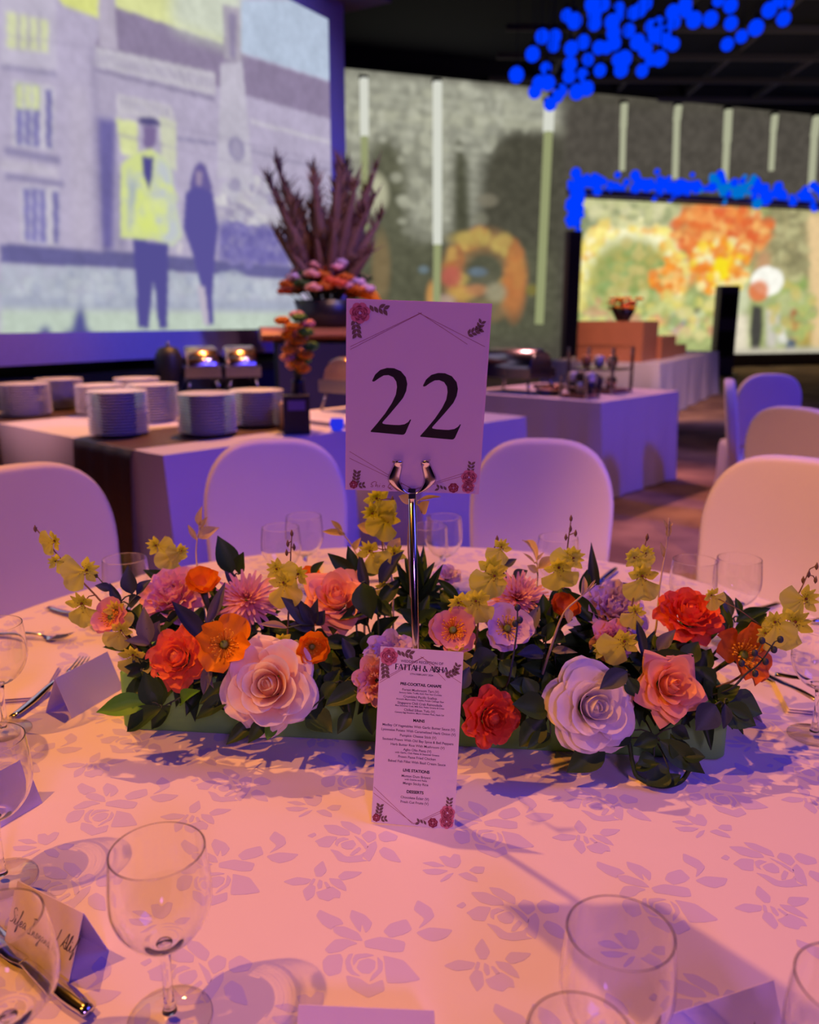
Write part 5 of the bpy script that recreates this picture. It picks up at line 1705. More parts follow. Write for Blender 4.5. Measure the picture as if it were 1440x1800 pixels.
def make_cutlery(kind):
    t = empty(kind, (0, 0, 0), None, kind)
    if kind == 'fork':
        loft([(0, 0, 0.005), (0.05, 0, 0.006), (0.10, 0, 0.011), (0.135, 0, 0.010), (0.150, 0, 0.006)], [0.006, 0.0075, 0.005, 0.0032, 0.004], [0.002, 0.0025, 0.002, 0.0018, 0.0016]).obj('handle', 'cutlery', t)
        loft([(0.146, 0, 0.006), (0.158, 0, 0.004), (0.168, 0, 0.006)], [0.004, 0.011, 0.0125], [0.0014, 0.0012, 0.0012]).obj('head', 'cutlery', t)
        for k_ in range(4):
            y = (k_ - 1.5) * 0.0066
            MB().tube(bez((0.165, y, 0.0055), (0.185, y, 0.007), (0.205, y * 0.9, 0.016), 6), [0.0018, 0.0018, 0.0017, 0.0015, 0.0012, 0.0006], 6).obj('tine', 'cutlery', t)
    elif kind == 'spoon':
        loft([(0, 0, 0.005), (0.05, 0, 0.006), (0.10, 0, 0.012), (0.135, 0, 0.011), (0.150, 0, 0.006)], [0.006, 0.0078, 0.005, 0.0032, 0.004], [0.002, 0.0025, 0.002, 0.0018, 0.0016]).obj('handle', 'cutlery', t)
        pts = []
        for i in range(11):
            for j in range(13):
                u, v = i / 10, (j / 12 - 0.5) * 2
                w = 0.021 * math.sqrt(max(0.0004, math.sin(PI * (0.04 + 0.93 * u)))) * (0.9 + 0.1 * u)
                d = 0.009 * max(0, math.sin(PI * min(1, 0.08 + 0.92 * u))) * (1 - v * v)
                pts.append((0.146 + 0.062 * u, w * v, 0.0105 - d))
        MB().grid(pts, 11, 13).obj('bowl', 'cutlery', t)
    else:
        loft([(0, 0, 0.006), (0.03, 0, 0.006), (0.08, 0, 0.006), (0.10, 0, 0.006)], [0.006, 0.0085, 0.007, 0.005], [0.004, 0.0048, 0.004, 0.003]).obj('handle', 'cutlery', t)
        loft([(0.098, 0, 0.006), (0.12, 0, 0.006), (0.18, 0, 0.006), (0.215, 0.002, 0.006)], [0.005, 0.0095, 0.010, 0.002], [0.0018, 0.0009, 0.0008, 0.0005]).obj('blade', 'cutlery', t)
    return t


CUT = {}


def cutlery(kind, p_handle, p_tip, label):
    a, b = at_z(*p_handle), at_z(*p_tip)
    if kind in CUT: o = copy_tree(CUT[kind])
    else:
        o = make_cutlery(kind)
        CUT[kind] = o
    d = b - a
    o.location = (a.x, a.y, TOP + 0.0006)
    o.rotation_euler.z = math.atan2(d.y, d.x)
    tag(o, label, kind, 'cutlery on the round table')
    return o


cutlery('spoon', (86, 1072), (225, 1118), 'dessert spoon lying left of the centrepiece with its handle toward the table edge')
cutlery('fork', (-45, 1116), (122, 1128), 'fork at the left edge beside the tall wine glass')
cutlery('fork', (22, 1266), (174, 1152), 'fork tucked behind the blank place card')
cutlery('knife', (158, 1790), (-60, 1610), 'knife with shiny handle under the lower left goblet')
cutlery('knife', (1082, 1004), (1010, 1062), 'blue-glinting knife behind the lilac peony')
cutlery('spoon', (1368, 1064), (1262, 1098), 'spoon behind the right end of the centrepiece')
cutlery('fork', (1330, 1182), (1470, 1262), 'fork lying before the right edge wine glass')
cutlery('knife', (1424, 1098), (1560, 1080), 'knife handle at the right edge behind the wine glass')
cutlery('fork', (672, 978), (724, 1024), 'fork behind the dark leaves left of the pole')
cutlery('knife', (1362, 1192), (1560, 1232), 'knife under the stem of the right edge wine glass')

# folded white napkin at the left
def napkin(loc, rz, label, w=0.15, d=0.13):
    t = empty('napkin', loc, label, 'napkin', 'folded napkins on the round table', rz)
    for i, (sx, sy, z) in enumerate(((1.0, 1.0, 0.0006), (0.97, 0.96, 0.0042), (0.94, 0.93, 0.0076))):
        pts = []
        for a in range(9):
            for b in range(9):
                u, v = a / 8 - 0.5, b / 8 - 0.5
                edge = max(abs(u), abs(v)) * 2
                pts.append((u * w * sx, v * d * sy, z + 0.0018 * math.sin(u * 7 + i) * math.cos(v * 5 - i) * (edge < 1) + (0.0022 if edge < 1 else 0)))
        MB().grid(pts, 9, 9).obj('fold', 'cloth', t)
    return t


napkin((-0.66, 1.245, TOP), R(10), 'flat folded white napkin at the left edge of the table')
napkin((-0.10, 1.86, TOP), R(4), 'flat folded white napkin at the far side of the table', 0.22, 0.14)
napkin((0.66, 1.20, TOP), R(-12), 'flat folded white napkin at the right edge of the table')

# ================================================================ FLOWERS
rf = random.Random(23)


def petal_mesh(name, mat, L, W, a0, a1, kappa, r0, z0, ruffle=0.0, rk=7.0, point=0.0, rnd=0.35, p=1.0, nu=8, nv=9, base=0.4, seed=0, roll=0.0):
    """petal growing from radius r0 outward along +X; a0/a1 = lean from upright at base/tip (degrees); kappa = cupping across"""
    n = 24
    r, z, cl_ = r0, z0, []
    for i in range(n + 1):
        u = i / n
        f = R(a0 + (a1 - a0) * u ** p)
        cl_.append((r, z, f))
        r += math.sin(f) * L / n
        z += math.cos(f) * L / n

    def at(u):
        t = max(0, min(n - 1e-6, u * n))
        i = int(t)
        g = t - i
        a, b = cl_[i], cl_[min(n, i + 1)]
        return tuple(a[k_] * (1 - g) + b[k_] * g for k_ in range(3))

    rs_ = random.Random(seed)
    ph = rs_.uniform(0, 6)
    pts, tone = [], []
    for i in range(nu):
        u = i / (nu - 1)
        for j in range(nv):
            v = 2 * j / (nv - 1) - 1
            ue = u * (1 - rnd * abs(v) ** 2.4 * u - point * abs(v) ** 0.9 * u)
            w = W * (base + (1 - base) * math.sin(PI / 2 * min(1, u * 1.5))) * (1 - 0.10 * max(0, u - 0.75) * 4)
            rr_, zz_, f = at(ue)
            s_ = v * w
            if abs(kappa) > 1e-6:
                lat, inw = math.sin(s_ * kappa) / kappa, (1 - math.cos(s_ * kappa)) / kappa
            else:
                lat, inw = s_, 0
            inw += ruffle * u ** 2 * math.sin(v * rk + ph) + ruffle * 0.4 * u ** 3 * math.sin(v * rk * 2.3 + ph * 2) - roll * u ** 4 * abs(v) ** 1.5
            pts.append((rr_ - math.cos(f) * inw, lat, zz_ + math.sin(f) * inw))
            tone.append(u)
    return MB().grid(pts, nu, nv, tone).mesh(name, mat, tone=True)


RINGS = {
    # count, L, W, a0, a1, kappa, r0, z0, extras
    'rose': [(2, .62, .15, 8, -10, 8.0, .05, .05, {}), (3, .66, .24, 10, -4, 5.0, .11, .04, {}), (3, .68, .33, 16, 4, 3.6, .18, .02, {}), (4, .68, .40, 22, 18, 2.7, .25, 0, dict(roll=.04)),
             (4, .70, .48, 30, 42, 2.1, .31, -.02, dict(roll=.07)), (5, .74, .56, 42, 74, 1.5, .33, -.05, dict(roll=.10, ruffle=.03)), (5, .82, .62, 58, 98, .9, .32, -.09, dict(roll=.12, ruffle=.04)),
             (5, .90, .60, 74, 112, .6, .28, -.13, dict(roll=.10, ruffle=.05))],
    'pointed_rose': [(2, .62, .14, 8, -10, 8.5, .05, .05, {}), (3, .66, .22, 10, -4, 5.4, .10, .04, {}), (3, .66, .31, 16, 6, 3.8, .17, .02, dict(point=.08)), (4, .68, .40, 24, 24, 2.7, .24, 0, dict(point=.12, roll=.05)),
                     (5, .74, .48, 36, 60, 1.9, .28, -.03, dict(point=.2, roll=.12)), (5, .84, .52, 52, 90, 1.2, .28, -.07, dict(point=.3, roll=.16)), (5, .94, .52, 70, 108, .8, .25, -.11, dict(point=.34, roll=.16))],
    'ranunculus': [(3, .40, .20, 10, -30, 5, .06, .10, {}), (4, .50, .26, 20, -18, 4, .14, .06, {}), (5, .56, .30, 28, -4, 3.4, .20, .02, dict(ruffle=.02)), (6, .60, .34, 38, 14, 2.8, .26, -.02, dict(ruffle=.03)),
                   (7, .66, .36, 48, 34, 2.3, .32, -.06, dict(ruffle=.04)), (7, .72, .40, 60, 58, 1.8, .34, -.10, dict(ruffle=.05)), (7, .78, .42, 76, 84, 1.3, .33, -.15, dict(ruffle=.06))],
    'peony': [(4, .46, .22, 16, -24, 4.5, .06, .12, dict(ruffle=.05)), (5, .54, .26, 26, -6, 3.8, .14, .08, dict(ruffle=.06)), (6, .60, .32, 36, 12, 3.0, .20, .03, dict(ruffle=.07)), (7, .66, .36, 46, 30, 2.4, .26, -.02, dict(ruffle=.07)),
              (7, .74, .42, 58, 54, 1.8, .30, -.08, dict(ruffle=.07)), (6, .84, .48, 74, 84, 1.2, .30, -.14, dict(ruffle=.07))],
    'poppy': [(3, .98, .66, 74, 40, 1.0, .04, 0, dict(ruffle=.06, rk=9, base=.25, rnd=.28)), (3, 1.0, .68, 82, 58, .8, .05, -.03, dict(ruffle=.07, rk=8, base=.25, rnd=.28))],
    'cup_poppy': [(3, .98, .70, 60, 8, 1.5, .04, 0, dict(ruffle=.06, rk=9, base=.3, rnd=.25)), (3, 1.0, .72, 70, 22, 1.2, .06, -.03, dict(ruffle=.07, rk=8, base=.3, rnd=.25))],
    'open_poppy': [(2, 1.02, .60, 88, 74, .9, .04, -.02, dict(ruffle=.10, rk=6, base=.22, rnd=.20)), (2, .96, .56, 66, 40, 1.1, .05, .02, dict(ruffle=.10, rk=7, base=.22, rnd=.24))],
    'carnation': [(5, .6, .3, 20, 10, 2.5, .08, .06, dict(ruffle=.09, rk=12)), (7, .72, .34, 45, 40, 1.6, .14, 0, dict(ruffle=.10, rk=12)), (7, .86, .40, 66, 70, 1.0, .18, -.06, dict(ruffle=.10, rk=12))],
}
PM = {}


def facing_matrix(pos, face, spin, sc):
    q = Vector((0, 0, 1)).rotation_difference(Vector(face).normalized())
    return Matrix.Translation(pos) @ q.to_matrix().to_4x4() @ Matrix.Rotation(spin, 4, 'Z') @ Matrix.Scale(sc, 4)


BOX_C = Vector((0.012, 1.135, 0))                  # centre of the flower box; it stands slightly askew
BOX_A = R(-6.0)
BOX_L, BOX_W, BOX_H = 0.86, 0.15, 0.088
bxd = Vector((math.cos(BOX_A), math.sin(BOX_A), 0))
byd = Vector((-bxd.y, bxd.x, 0))


def box_point(p, z=TOP + 0.075):
    """where a stem enters the foam below/behind p"""
    d = Vector((p.x, p.y, 0)) - BOX_C
    a = max(-BOX_L / 2 + 0.04, min(BOX_L / 2 - 0.04, d.dot(bxd) * 0.93))
    b = max(-0.045, min(0.045, d.dot(byd) * 0.5))
    q = BOX_C + bxd * a + byd * b
    return Vector((q.x, q.y, z))


def flower(kind, px, py, y, rpx, face, mat, label, name, cat='flower', group=None, spin=None, centre=None):
    pos = at_y(px, py, y)
    sc = rpx * (pos - Vector((0, 0, EYE))).length / math.hypot(FPX, math.hypot(px - 720, py - 900))
    face = Vector(face).normalized()
    root = empty(name, pos, label, cat, group)
    spin = rf.uniform(0, 6) if spin is None else spin
    root.matrix_basis = facing_matrix(pos, face, spin, sc)
    key = (kind, mat)
    if kind != 'dahlia':
        if key not in PM:
            PM[key] = [[petal_mesh('petal', mat, L, W, a0, a1, kp, r0, z0, seed=7 * i + v, **ex) for v in range(2)] for i, (n, L, W, a0, a1, kp, r0, z0, ex) in enumerate(RINGS[kind])]
        gold = 0.0
        for i, (n, *_r) in enumerate(RINGS[kind]):
            gold += (PI / 2 if kind == 'open_poppy' else 2.4) if i % 2 else 1.1
            for k_ in range(n):
                mw = Matrix.Rotation(gold + k_ * 2 * PI / n + rf.uniform(-.12, .12), 4, 'Z') @ Matrix.Rotation(rf.uniform(-.07, .07), 4, 'Y') @ Matrix.Scale(rf.uniform(.94, 1.06), 4)
                link('petal', PM[key][i][k_ % 2], root, mw)
    else:
        if key not in PM:
            mb = MB()
            rr2 = random.Random(3)
            for ring, (n, L, W, a0, a1, r0, z0) in enumerate(((8, .45, .06, 5, 10, .03, .25), (14, .58, .07, 18, 28, .05, .2), (18, .70, .075, 34, 46, .08, .14), (22, .82, .08, 52, 64, .10, .06), (24, .92, .085, 70, 84, .12, -.02), (22, .95, .085, 86, 104, .12, -.08))):
                for k_ in range(n):
                    me = petal_mesh('tmp', mat, L * rr2.uniform(.86, 1.1), W, a0 + rr2.uniform(-8, 8), a1 + rr2.uniform(-10, 10), 9, r0, z0, point=.18, rnd=.2, nu=5, nv=4, base=.5)
                    rot = Matrix.Rotation(k_ * 2 * PI / n + ring * .7 + rr2.uniform(-.1, .1), 4, 'Z')
                    mb.add([rot @ v.co for v in me.vertices], [tuple(p_.vertices) for p_ in me.polygons], [a.value for a in me.attributes['tone'].data])
                    bpy.data.meshes.remove(me)
            PM[key] = mb.mesh('petals', mat, tone=True)
        o = link('petals', PM[key], root)
        o['kind'] = 'stuff'
    if kind in ('rose', 'pointed_rose', 'ranunculus', 'peony'):
        key = ('heart', mat)
        if key not in PM:
            hb = MB().lathe([(.10, -.25), (.24, -.10), (.27, .10), (.20, .32), (.08, .45), (.001, .48)], 14)
            hb.t = [.05] * len(hb.v)
            PM[key] = hb.mesh('heart', mat, tone=True)
        link('heart', PM[key], root)
    if centre:
        key = ('centre',) + centre
        if key not in PM:
            st_, pd = MB(), MB()
            rr2 = random.Random(5)
            for k_ in range(44):
                a, t = rr2.uniform(0, 2 * PI), rr2.uniform(.26, .48)
                b = Vector((math.cos(a) * .1, math.sin(a) * .1, .0))
                e_ = Vector((math.cos(a) * t, math.sin(a) * t, rr2.uniform(.20, .36)))
                st_.tube([b, b.lerp(e_, .6) + Vector((0, 0, .05)), e_], [.012, .012, .014], 4)
                st_.ball(e_, .036, 5, 4)
            pd.lathe([(.02, -.02), (.10, .02), (.14, .10), (.13, .18), (.09, .21), (.001, .20)], 12)
            PM[key] = (st_.mesh('stamens', centre[0]), pd.mesh('seed_pod', centre[1]))
        o = link('stamens', PM[key][0], root)
        o['kind'] = 'stuff'
        link('seed_pod', PM[key][1], root)
    # calyx and stem run down into the box
    inv = root.matrix_basis.inverted()
    foot = box_point(pos)
    back = pos - face * 0.12 * sc
    mid = (back + foot) / 2 - face * 0.01 + Vector((0, 0.006, 0))
    path = [inv @ p for p in bez(back, mid, foot, 6)]
    MB().tube(path, [0.006 / sc, 0.0035 / sc, 0.003 / sc, 0.003 / sc, 0.003 / sc, 0.003 / sc], 7).obj('stem', 'stem', root)
    MB().lathe([(.03, -.30), (.12, -.22), (.26, -.12), (.20, -.08), (.001, -.06)], 10).obj('calyx', 'leaf', root, tone=True)
    return root


# the box
fb_ = empty('flower_box', (BOX_C.x, BOX_C.y, TOP + 0.0004), 'long green box holding the artificial flower centrepiece', 'planter', None, BOX_A)
def rrect(L, W, r, n=6):
    out = []
    for cx, cy, a0 in ((L / 2 - r, W / 2 - r, 0), (-L / 2 + r, W / 2 - r, PI / 2), (-L / 2 + r, -W / 2 + r, PI), (L / 2 - r, -W / 2 + r, 1.5 * PI)):
        out += [(cx + r * math.cos(a0 + PI / 2 * i / n), cy + r * math.sin(a0 + PI / 2 * i / n)) for i in range(n + 1)]
    return out
mb = MB()
ro = [rrect(BOX_L - a, BOX_W - a, 0.016) for a in (0.006, 0, 0, 0.003, 0.012, 0.014)]
zs = [0, 0.004, BOX_H - 0.003, BOX_H, BOX_H - 0.001, 0.01]
nn = len(ro[0])
mb.grid([(x, y, z) for q, z in zip(ro, zs) for x, y in q], 6, nn, close=True)
mb.f.append(tuple(reversed(range(nn))))
mb.obj('box_shell', 'box', fb_, sharp=45)
mb = MB()
nx_, ny_ = 44, 9
pts = []
for i in range(nx_):
    for j in range(ny_):
        u, v = i / (nx_ - 1) - 0.5, j / (ny_ - 1) - 0.5
        pts.append((u * (BOX_L - 0.02), v * (BOX_W - 0.02), 0.074 + 0.008 * noise.noise(Vector((u * 30, v * 9, 1)))))
mb.grid(pts, nx_, ny_)
mb.obj('floral_foam', 'foam', fb_)

CF = (0, -.80, .60)
OP = ('stamen', 'pod')
FL = [
    ('rose', 476, 1205, 1.02, 77, (-.08, -.86, .46), 'blush', 'big blush rose with peach heart at the front left', 'rose', None),
    ('rose', 1040, 1243, 0.985, 74, (.12, -.88, .42), 'whiterose', 'big white rose with lilac sheen at the front right', 'rose', None),
    ('pointed_rose', 1174, 1206, 1.0, 66, (.10, -.86, .50), 'coral', 'salmon rose with pointed petals right of the white rose', 'rose', None),
    ('pointed_rose', 592, 1056, 1.16, 66, (.05, -.66, .76), 'coral', 'coral rose behind the dark leaves left of the pole', 'rose', None),
    ('ranunculus', 315, 1157, 1.06, 57, (-.15, -.80, .55), 'vermilion', 'round vermilion ranunculus above the left end of the box', 'ranunculus', None),
    ('ranunculus', 1211, 1084, 1.10, 60, (.05, -.50, .86), 'red', 'wide red-orange ranunculus at the upper right of the centrepiece', 'ranunculus', None),
    ('ranunculus', 862, 1262, 0.99, 52, (.30, -.82, .30), 'red', 'red ranunculus hanging low right of the menu card', 'ranunculus', None),
    ('peony', 305, 1050, 1.17, 58, (-.12, -.62, .78), 'pink', 'pale pink peony at the upper left of the centrepiece', 'peony', None),
    ('peony', 1078, 1074, 1.12, 56, (.05, -.66, .76), 'lilac', 'pale lilac peony left of the wide red ranunculus', 'peony', None),
    ('peony', 1075, 1125, 1.06, 36, (.0, -.90, .30), 'pink', 'small pink peony tucked under the lilac peony', 'peony', None),
    ('dahlia', 435, 1056, 1.15, 58, (.08, -.70, .70), 'dahlia', 'spiky dusty pink dahlia between orange poppy and yellow orchid on the left', 'dahlia', None),
    ('dahlia', 910, 1056, 1.14, 56, (-.08, -.70, .70), 'dahlia', 'spiky pink dahlia above the lilac poppy right of the pole', 'dahlia', None),
    ('cup_poppy', 357, 1034, 1.15, 40, (.12, -.45, .88), 'orange', 'cupped orange poppy beside the pale pink peony', 'poppy', None),
    ('open_poppy', 395, 1134, 1.03, 54, (.10, -.82, .55), 'orange', 'open orange poppy with four petals left of the blush rose', 'poppy', OP),
    ('cup_poppy', 548, 1136, 1.05, 38, (.25, -.92, .22), 'orange', 'small round orange poppy facing front above the blush rose', 'poppy', OP),
    ('poppy', 197, 1086, 1.08, 37, (-.25, -.75, .60), 'peach', 'peach poppy at the far left end of the centrepiece', 'poppy', OP),
    ('poppy', 796, 1108, 1.04, 46, (.0, -.86, .50), 'peach', 'pink poppy with orange stamens right of the pole', 'poppy', OP),
    ('poppy', 891, 1106, 1.05, 46, (.05, -.78, .60), 'lilac', 'lilac poppy with yellow stamens under the pink dahlia', 'poppy', ('ystamen', 'pod')),
    ('cup_poppy', 990, 1076, 1.10, 35, (.15, -.50, .85), 'deep_orange', 'orange poppy bud-cup between the pink dahlia and the lilac peony', 'poppy', None),
    ('open_poppy', 1302, 1152, 1.05, 60, (.35, -.80, .45), 'deep_orange', 'burnt orange poppy in shade at the right end of the centrepiece', 'poppy', OP),
    ('carnation', 684, 1150, 1.03, 46, (.05, -.62, .78), 'lilac', 'lilac ruffled carnation behind the top of the menu card', 'carnation', None),
    ('carnation', 664, 1196, 1.00, 46, (-.30, -.85, .35), 'pink', 'pink ruffled carnation peeking out left of the menu card', 'carnation', None),
    ('carnation', 786, 1015, 1.27, 28, (.10, -.45, .88), 'lilac', 'small lilac carnation far behind the pole', 'carnation', None),
    ('cup_poppy', 545, 1018, 1.23, 24, (.0, -.4, .9), 'orange', 'small orange poppy behind the coral rose', 'poppy', None),
]
for kind, px, py, y, r_, face, mat, lab, nm, ctr in FL:
    flower(kind, px, py, y, r_, face, mat, lab, nm, centre=ctr)


# ---------------------------------------------------------------- leaves
def leaf_mesh(name, mat, bend, fold, pointy, nu=9, nv=5):
    pts, tone = [], []
    for i in range(nu):
        u = i / (nu - 1)
        w = 0.5 * (math.sin(PI * u ** (0.8 if pointy > 0.5 else 0.95)) ** (0.8 + 0.35 * pointy) if 0 < u < 1 else 0)
        w = max(w, 0.006)
        for j in range(nv):
            v = 2 * j / (nv - 1) - 1
            pts.append((v * w, u, -bend * (u - 0.1) ** 2 + bend * 0.01 + fold * abs(v) * w + 0.02 * math.sin(u * 9 + v * 2) * abs(v)))
            tone.append(0.5 if abs(v) > 0.1 else 1.0)
    return MB().grid(pts, nu, nv, tone).mesh(name, mat, tone=True)


LM = {}
for key, mat in (('D', 'leaf'), ('B', 'leafb'), ('G', 'leafg'), ('L', 'leafl'), ('P', 'leafp')):
    LM[key] = [leaf_mesh('leaf', mat, b, f, p_) for b, f, p_ in ((0.10, 0.35, 0.4), (0.22, 0.25, 0.8), (-0.08, 0.3, 0.6))]


def put_leaf(root, base, tip, width, key, up=None, variant=None):
    d = tip - base
    ln = d.length
    yv = d.normalized()
    up = Vector(up) if up else Vector((rf.uniform(-.4, .4), -0.75, 0.65 + rf.uniform(-.2, .2)))
    xv = yv.cross(up)
    if xv.length < 1e-4: xv = yv.cross(Vector((1, 0, 0)))
    xv.normalize()
    zv = xv.cross(yv)
    m = Matrix((xv * width, yv * ln, zv * ln)).transposed().to_4x4()
    m.translation = base
    o = link('leaf', LM[key][rf.randrange(3) if variant is None else variant], root)
    o.matrix_local = root.matrix_basis.inverted() @ m
    return o


def px_size(p, w):
    return w * (p - Vector((0, 0, EYE))).length / 1470


def sprig(name, label, key, stem, leaves, cat='foliage', stem_mat='stem', group=None, rad=0.0016):
    """stem: [(px,py,y)...] from the box upward; leaves: (bx,by,tx,ty,wpx,key,y_base,y_tip)"""
    P = [at_y(*q) for q in stem]
    root_p = box_point(P[0])
    root = empty(name, root_p, label, cat, group)
    path = smooth_path([root_p] + P, 5)
    MB().tube([p - root_p for p in path], [rad * 1.3 - rad * 0.8 * i / (len(path) - 1) for i in range(len(path))], 6).obj('stem', stem_mat, root)
    for (bx_, by_, tx, ty, w, k_, yb, yt) in leaves:
        b, t = at_y(bx_, by_, yb), at_y(tx, ty, yt)
        # petiole to the nearest point of the stem
        near = min(path, key=lambda q: (q - b).length)
        if (near - b).length > 0.004:
            MB().tube([near - root_p, near.lerp(b, .5) - root_p + Vector((0, 0, 0.003)), b - root_p], 0.0011, 5).obj('petiole', stem_mat, root)
        put_leaf(root, b, t, px_size(b, w) * 1.1, k_)
    return root


def S(label, key, stem, leaves, **kw):
    return sprig('leaf_sprig', label, key, stem, leaves, **kw)


S('upright broad dark leaves between the orange poppy and pink dahlia', 'D', [(438, 1060, 1.18), (412, 1012, 1.19)],
  [(407, 1008, 386, 942, 38, 'D', 1.19, 1.19), (420, 1010, 430, 970, 28, 'D', 1.19, 1.19), (414, 1030, 398, 1004, 18, 'B', 1.18, 1.17), (425, 1040, 440, 1015, 12, 'D', 1.18, 1.2)])
S('blue-green leaf sprig leaning out at the upper left end', 'B', [(268, 1140, 1.08), (210, 1060, 1.12), (170, 1012, 1.14)],
  [(232, 1045, 222, 996, 26, 'B', 1.12, 1.12), (240, 1047, 264, 1018, 18, 'B', 1.12, 1.13), (196, 1036, 168, 1028, 15, 'B', 1.13, 1.12), (214, 1062, 192, 1026, 15, 'B', 1.12, 1.12),
   (262, 1133, 250, 1068, 28, 'G', 1.07, 1.08), (263, 1132, 222, 1123, 18, 'G', 1.07, 1.05), (262, 1128, 282, 1090, 24, 'G', 1.08, 1.08), (172, 1016, 164, 1004, 8, 'B', 1.14, 1.14), (226, 1062, 250, 1050, 22, 'B', 1.13, 1.12), (205, 1052, 188, 1058, 14, 'D', 1.12, 1.10)])
S('grey strap-like leaves crossing in front of the pink peony', 'G', [(372, 1168, 1.05), (362, 1120, 1.08)],
  [(360, 1126, 299, 1056, 28, 'B', 1.06, 1.05), (364, 1098, 396, 1022, 18, 'G', 1.06, 1.08), (370, 1160, 357, 1222, 17, 'G', 1.02, 1.0), (366, 1170, 374, 1210, 10, 'G', 1.02, 1.0)])
S('pointed ivy-like dark leaves at the left end above the box', 'D', [(262, 1160, 1.08), (248, 1176, 1.05)],
  [(252, 1176, 220, 1172, 16, 'D', 1.05, 1.03), (250, 1174, 234, 1150, 14, 'D', 1.05, 1.05), (251, 1175, 248, 1152, 14, 'D', 1.05, 1.05), (252, 1178, 262, 1156, 14, 'D', 1.05, 1.05), (248, 1180, 222, 1190, 16, 'D', 1.04, 1.02), (250, 1180, 250, 1196, 14, 'D', 1.04, 1.03)])
S('front left leaf sprig with one bright green leaf pointing left', 'D', [(330, 1220, 1.04), (285, 1243, 1.02)],
  [(262, 1234, 166, 1248, 36, 'L', 1.02, 1.0), (276, 1243, 254, 1180, 38, 'D', 1.02, 1.03), (284, 1244, 219, 1285, 36, 'D', 1.01, 1.0), (286, 1240, 272, 1184, 32, 'D', 1.02, 1.03), (300, 1240, 268, 1282, 26, 'D', 1.02, 1.02), (318, 1236, 340, 1212, 24, 'L', 1.03, 1.0)])
S('dark leaves drooping over the box left of the blush rose', 'D', [(440, 1240, 1.05), (410, 1250, 1.02)],
  [(408, 1222, 340, 1262, 28, 'D', 1.02, 1.0), (452, 1264, 398, 1310, 26, 'D', 1.01, .99), (468, 1262, 436, 1306, 24, 'D', 1.0, .98), (420, 1236, 370, 1240, 24, 'D', 1.03, 1.01), (480, 1270, 470, 1300, 20, 'L', 1.0, .98), (400, 1200, 352, 1240, 26, 'D', 1.04, 1.03)])
S('dark lance leaves fanning out behind the coral rose', 'D', [(625, 1070, 1.18), (622, 1016, 1.20)],
  [(626, 1017, 575, 972, 26, 'D', 1.19, 1.19), (620, 1010, 615, 960, 22, 'D', 1.2, 1.2), (648, 1042, 629, 968, 18, 'B', 1.18, 1.19), (668, 1034, 706, 968, 26, 'B', 1.17, 1.18), (666, 1064, 706, 1014, 25, 'D', 1.16, 1.17), (622, 1016, 582, 1006, 16, 'D', 1.2, 1.2), (640, 1010, 672, 1002, 16, 'D', 1.2, 1.21), (547, 1013, 568, 986, 15, 'D', 1.2, 1.2)])
S('single broad dark leaf hanging before the coral rose', 'D', [(662, 1050, 1.13), (645, 1028, 1.12)],
  [(637, 1024, 650, 1090, 44, 'D', 1.11, 1.09), (655, 1040, 668, 1085, 20, 'D', 1.12, 1.10), (660, 1060, 690, 1085, 26, 'D', 1.12, 1.10)])
tips = [(713, 968), (747, 986), (750, 955), (762, 988), (778, 1000), (782, 1031), (776, 1016), (697, 990), (690, 1012), (784, 1050), (724, 975), (735, 962), (690, 1036), (770, 1056), (706, 1060), (752, 1070)]
S('palm-like tuft of spiky dark leaves right behind the chrome pole', 'D', [(736, 1090, 1.16), (734, 1050, 1.18)],
  [(734 + rf.uniform(-6, 6), 1052 + rf.uniform(-6, 8), tx, ty, 17, 'D', 1.17, 1.17 + rf.uniform(-.05, .05)) for tx, ty in tips])
S('dark broad leaves filling the space at the foot of the spiky tuft', 'D', [(736, 1130, 1.10), (732, 1090, 1.12)],
  [(734, 1096, 700, 1070, 24, 'D', 1.11, 1.10), (736, 1094, 770, 1072, 24, 'D', 1.11, 1.10), (732, 1110, 694, 1108, 26, 'D', 1.10, 1.08), (738, 1110, 776, 1106, 26, 'D', 1.10, 1.08), (734, 1100, 730, 1060, 24, 'D', 1.12, 1.13),
   (728, 1120, 706, 1142, 24, 'D', 1.09, 1.07), (742, 1120, 760, 1146, 24, 'D', 1.09, 1.07), (735, 1092, 716, 1046, 18, 'D', 1.12, 1.13), (737, 1092, 754, 1046, 18, 'D', 1.12, 1.13), (734, 1128, 736, 1160, 26, 'D', 1.08, 1.06)])
S('lobed blue-green leaf cluster above the small round orange poppy', 'B', [(556, 1130, 1.10), (552, 1100, 1.10)],
  [(552, 1100, 498, 1050, 32, 'B', 1.10, 1.09), (552, 1098, 524, 1054, 20, 'B', 1.10, 1.09), (554, 1096, 554, 1056, 20, 'B', 1.10, 1.09), (556, 1098, 570, 1074, 22, 'B', 1.10, 1.09), (550, 1104, 512, 1096, 22, 'B', 1.1, 1.08), (505, 1104, 456, 1096, 12, 'P', 1.06, 1.04)])
S('dark leaves filling the low centre left of the menu card', 'D', [(620, 1190, 1.05), (605, 1200, 1.03)],
  [(650, 1208, 572, 1238, 38, 'D', 1.02, .99), (614, 1251, 594, 1290, 22, 'D', 1.0, .98), (644, 1238, 656, 1292, 28, 'D', .99, .975), (540, 1252, 584, 1290, 44, 'D', 1.0, .98), (574, 1212, 598, 1178, 28, 'D', 1.03, 1.04), (620, 1166, 600, 1120, 20, 'B', 1.07, 1.08), (640, 1180, 606, 1160, 26, 'D', 1.06, 1.05), (556, 1218, 545, 1275, 28, 'D', 1.02, 1.0), (640, 1150, 655, 1110, 22, 'D', 1.08, 1.08), (590, 1200, 560, 1230, 26, 'D', 1.02, 1.01)])
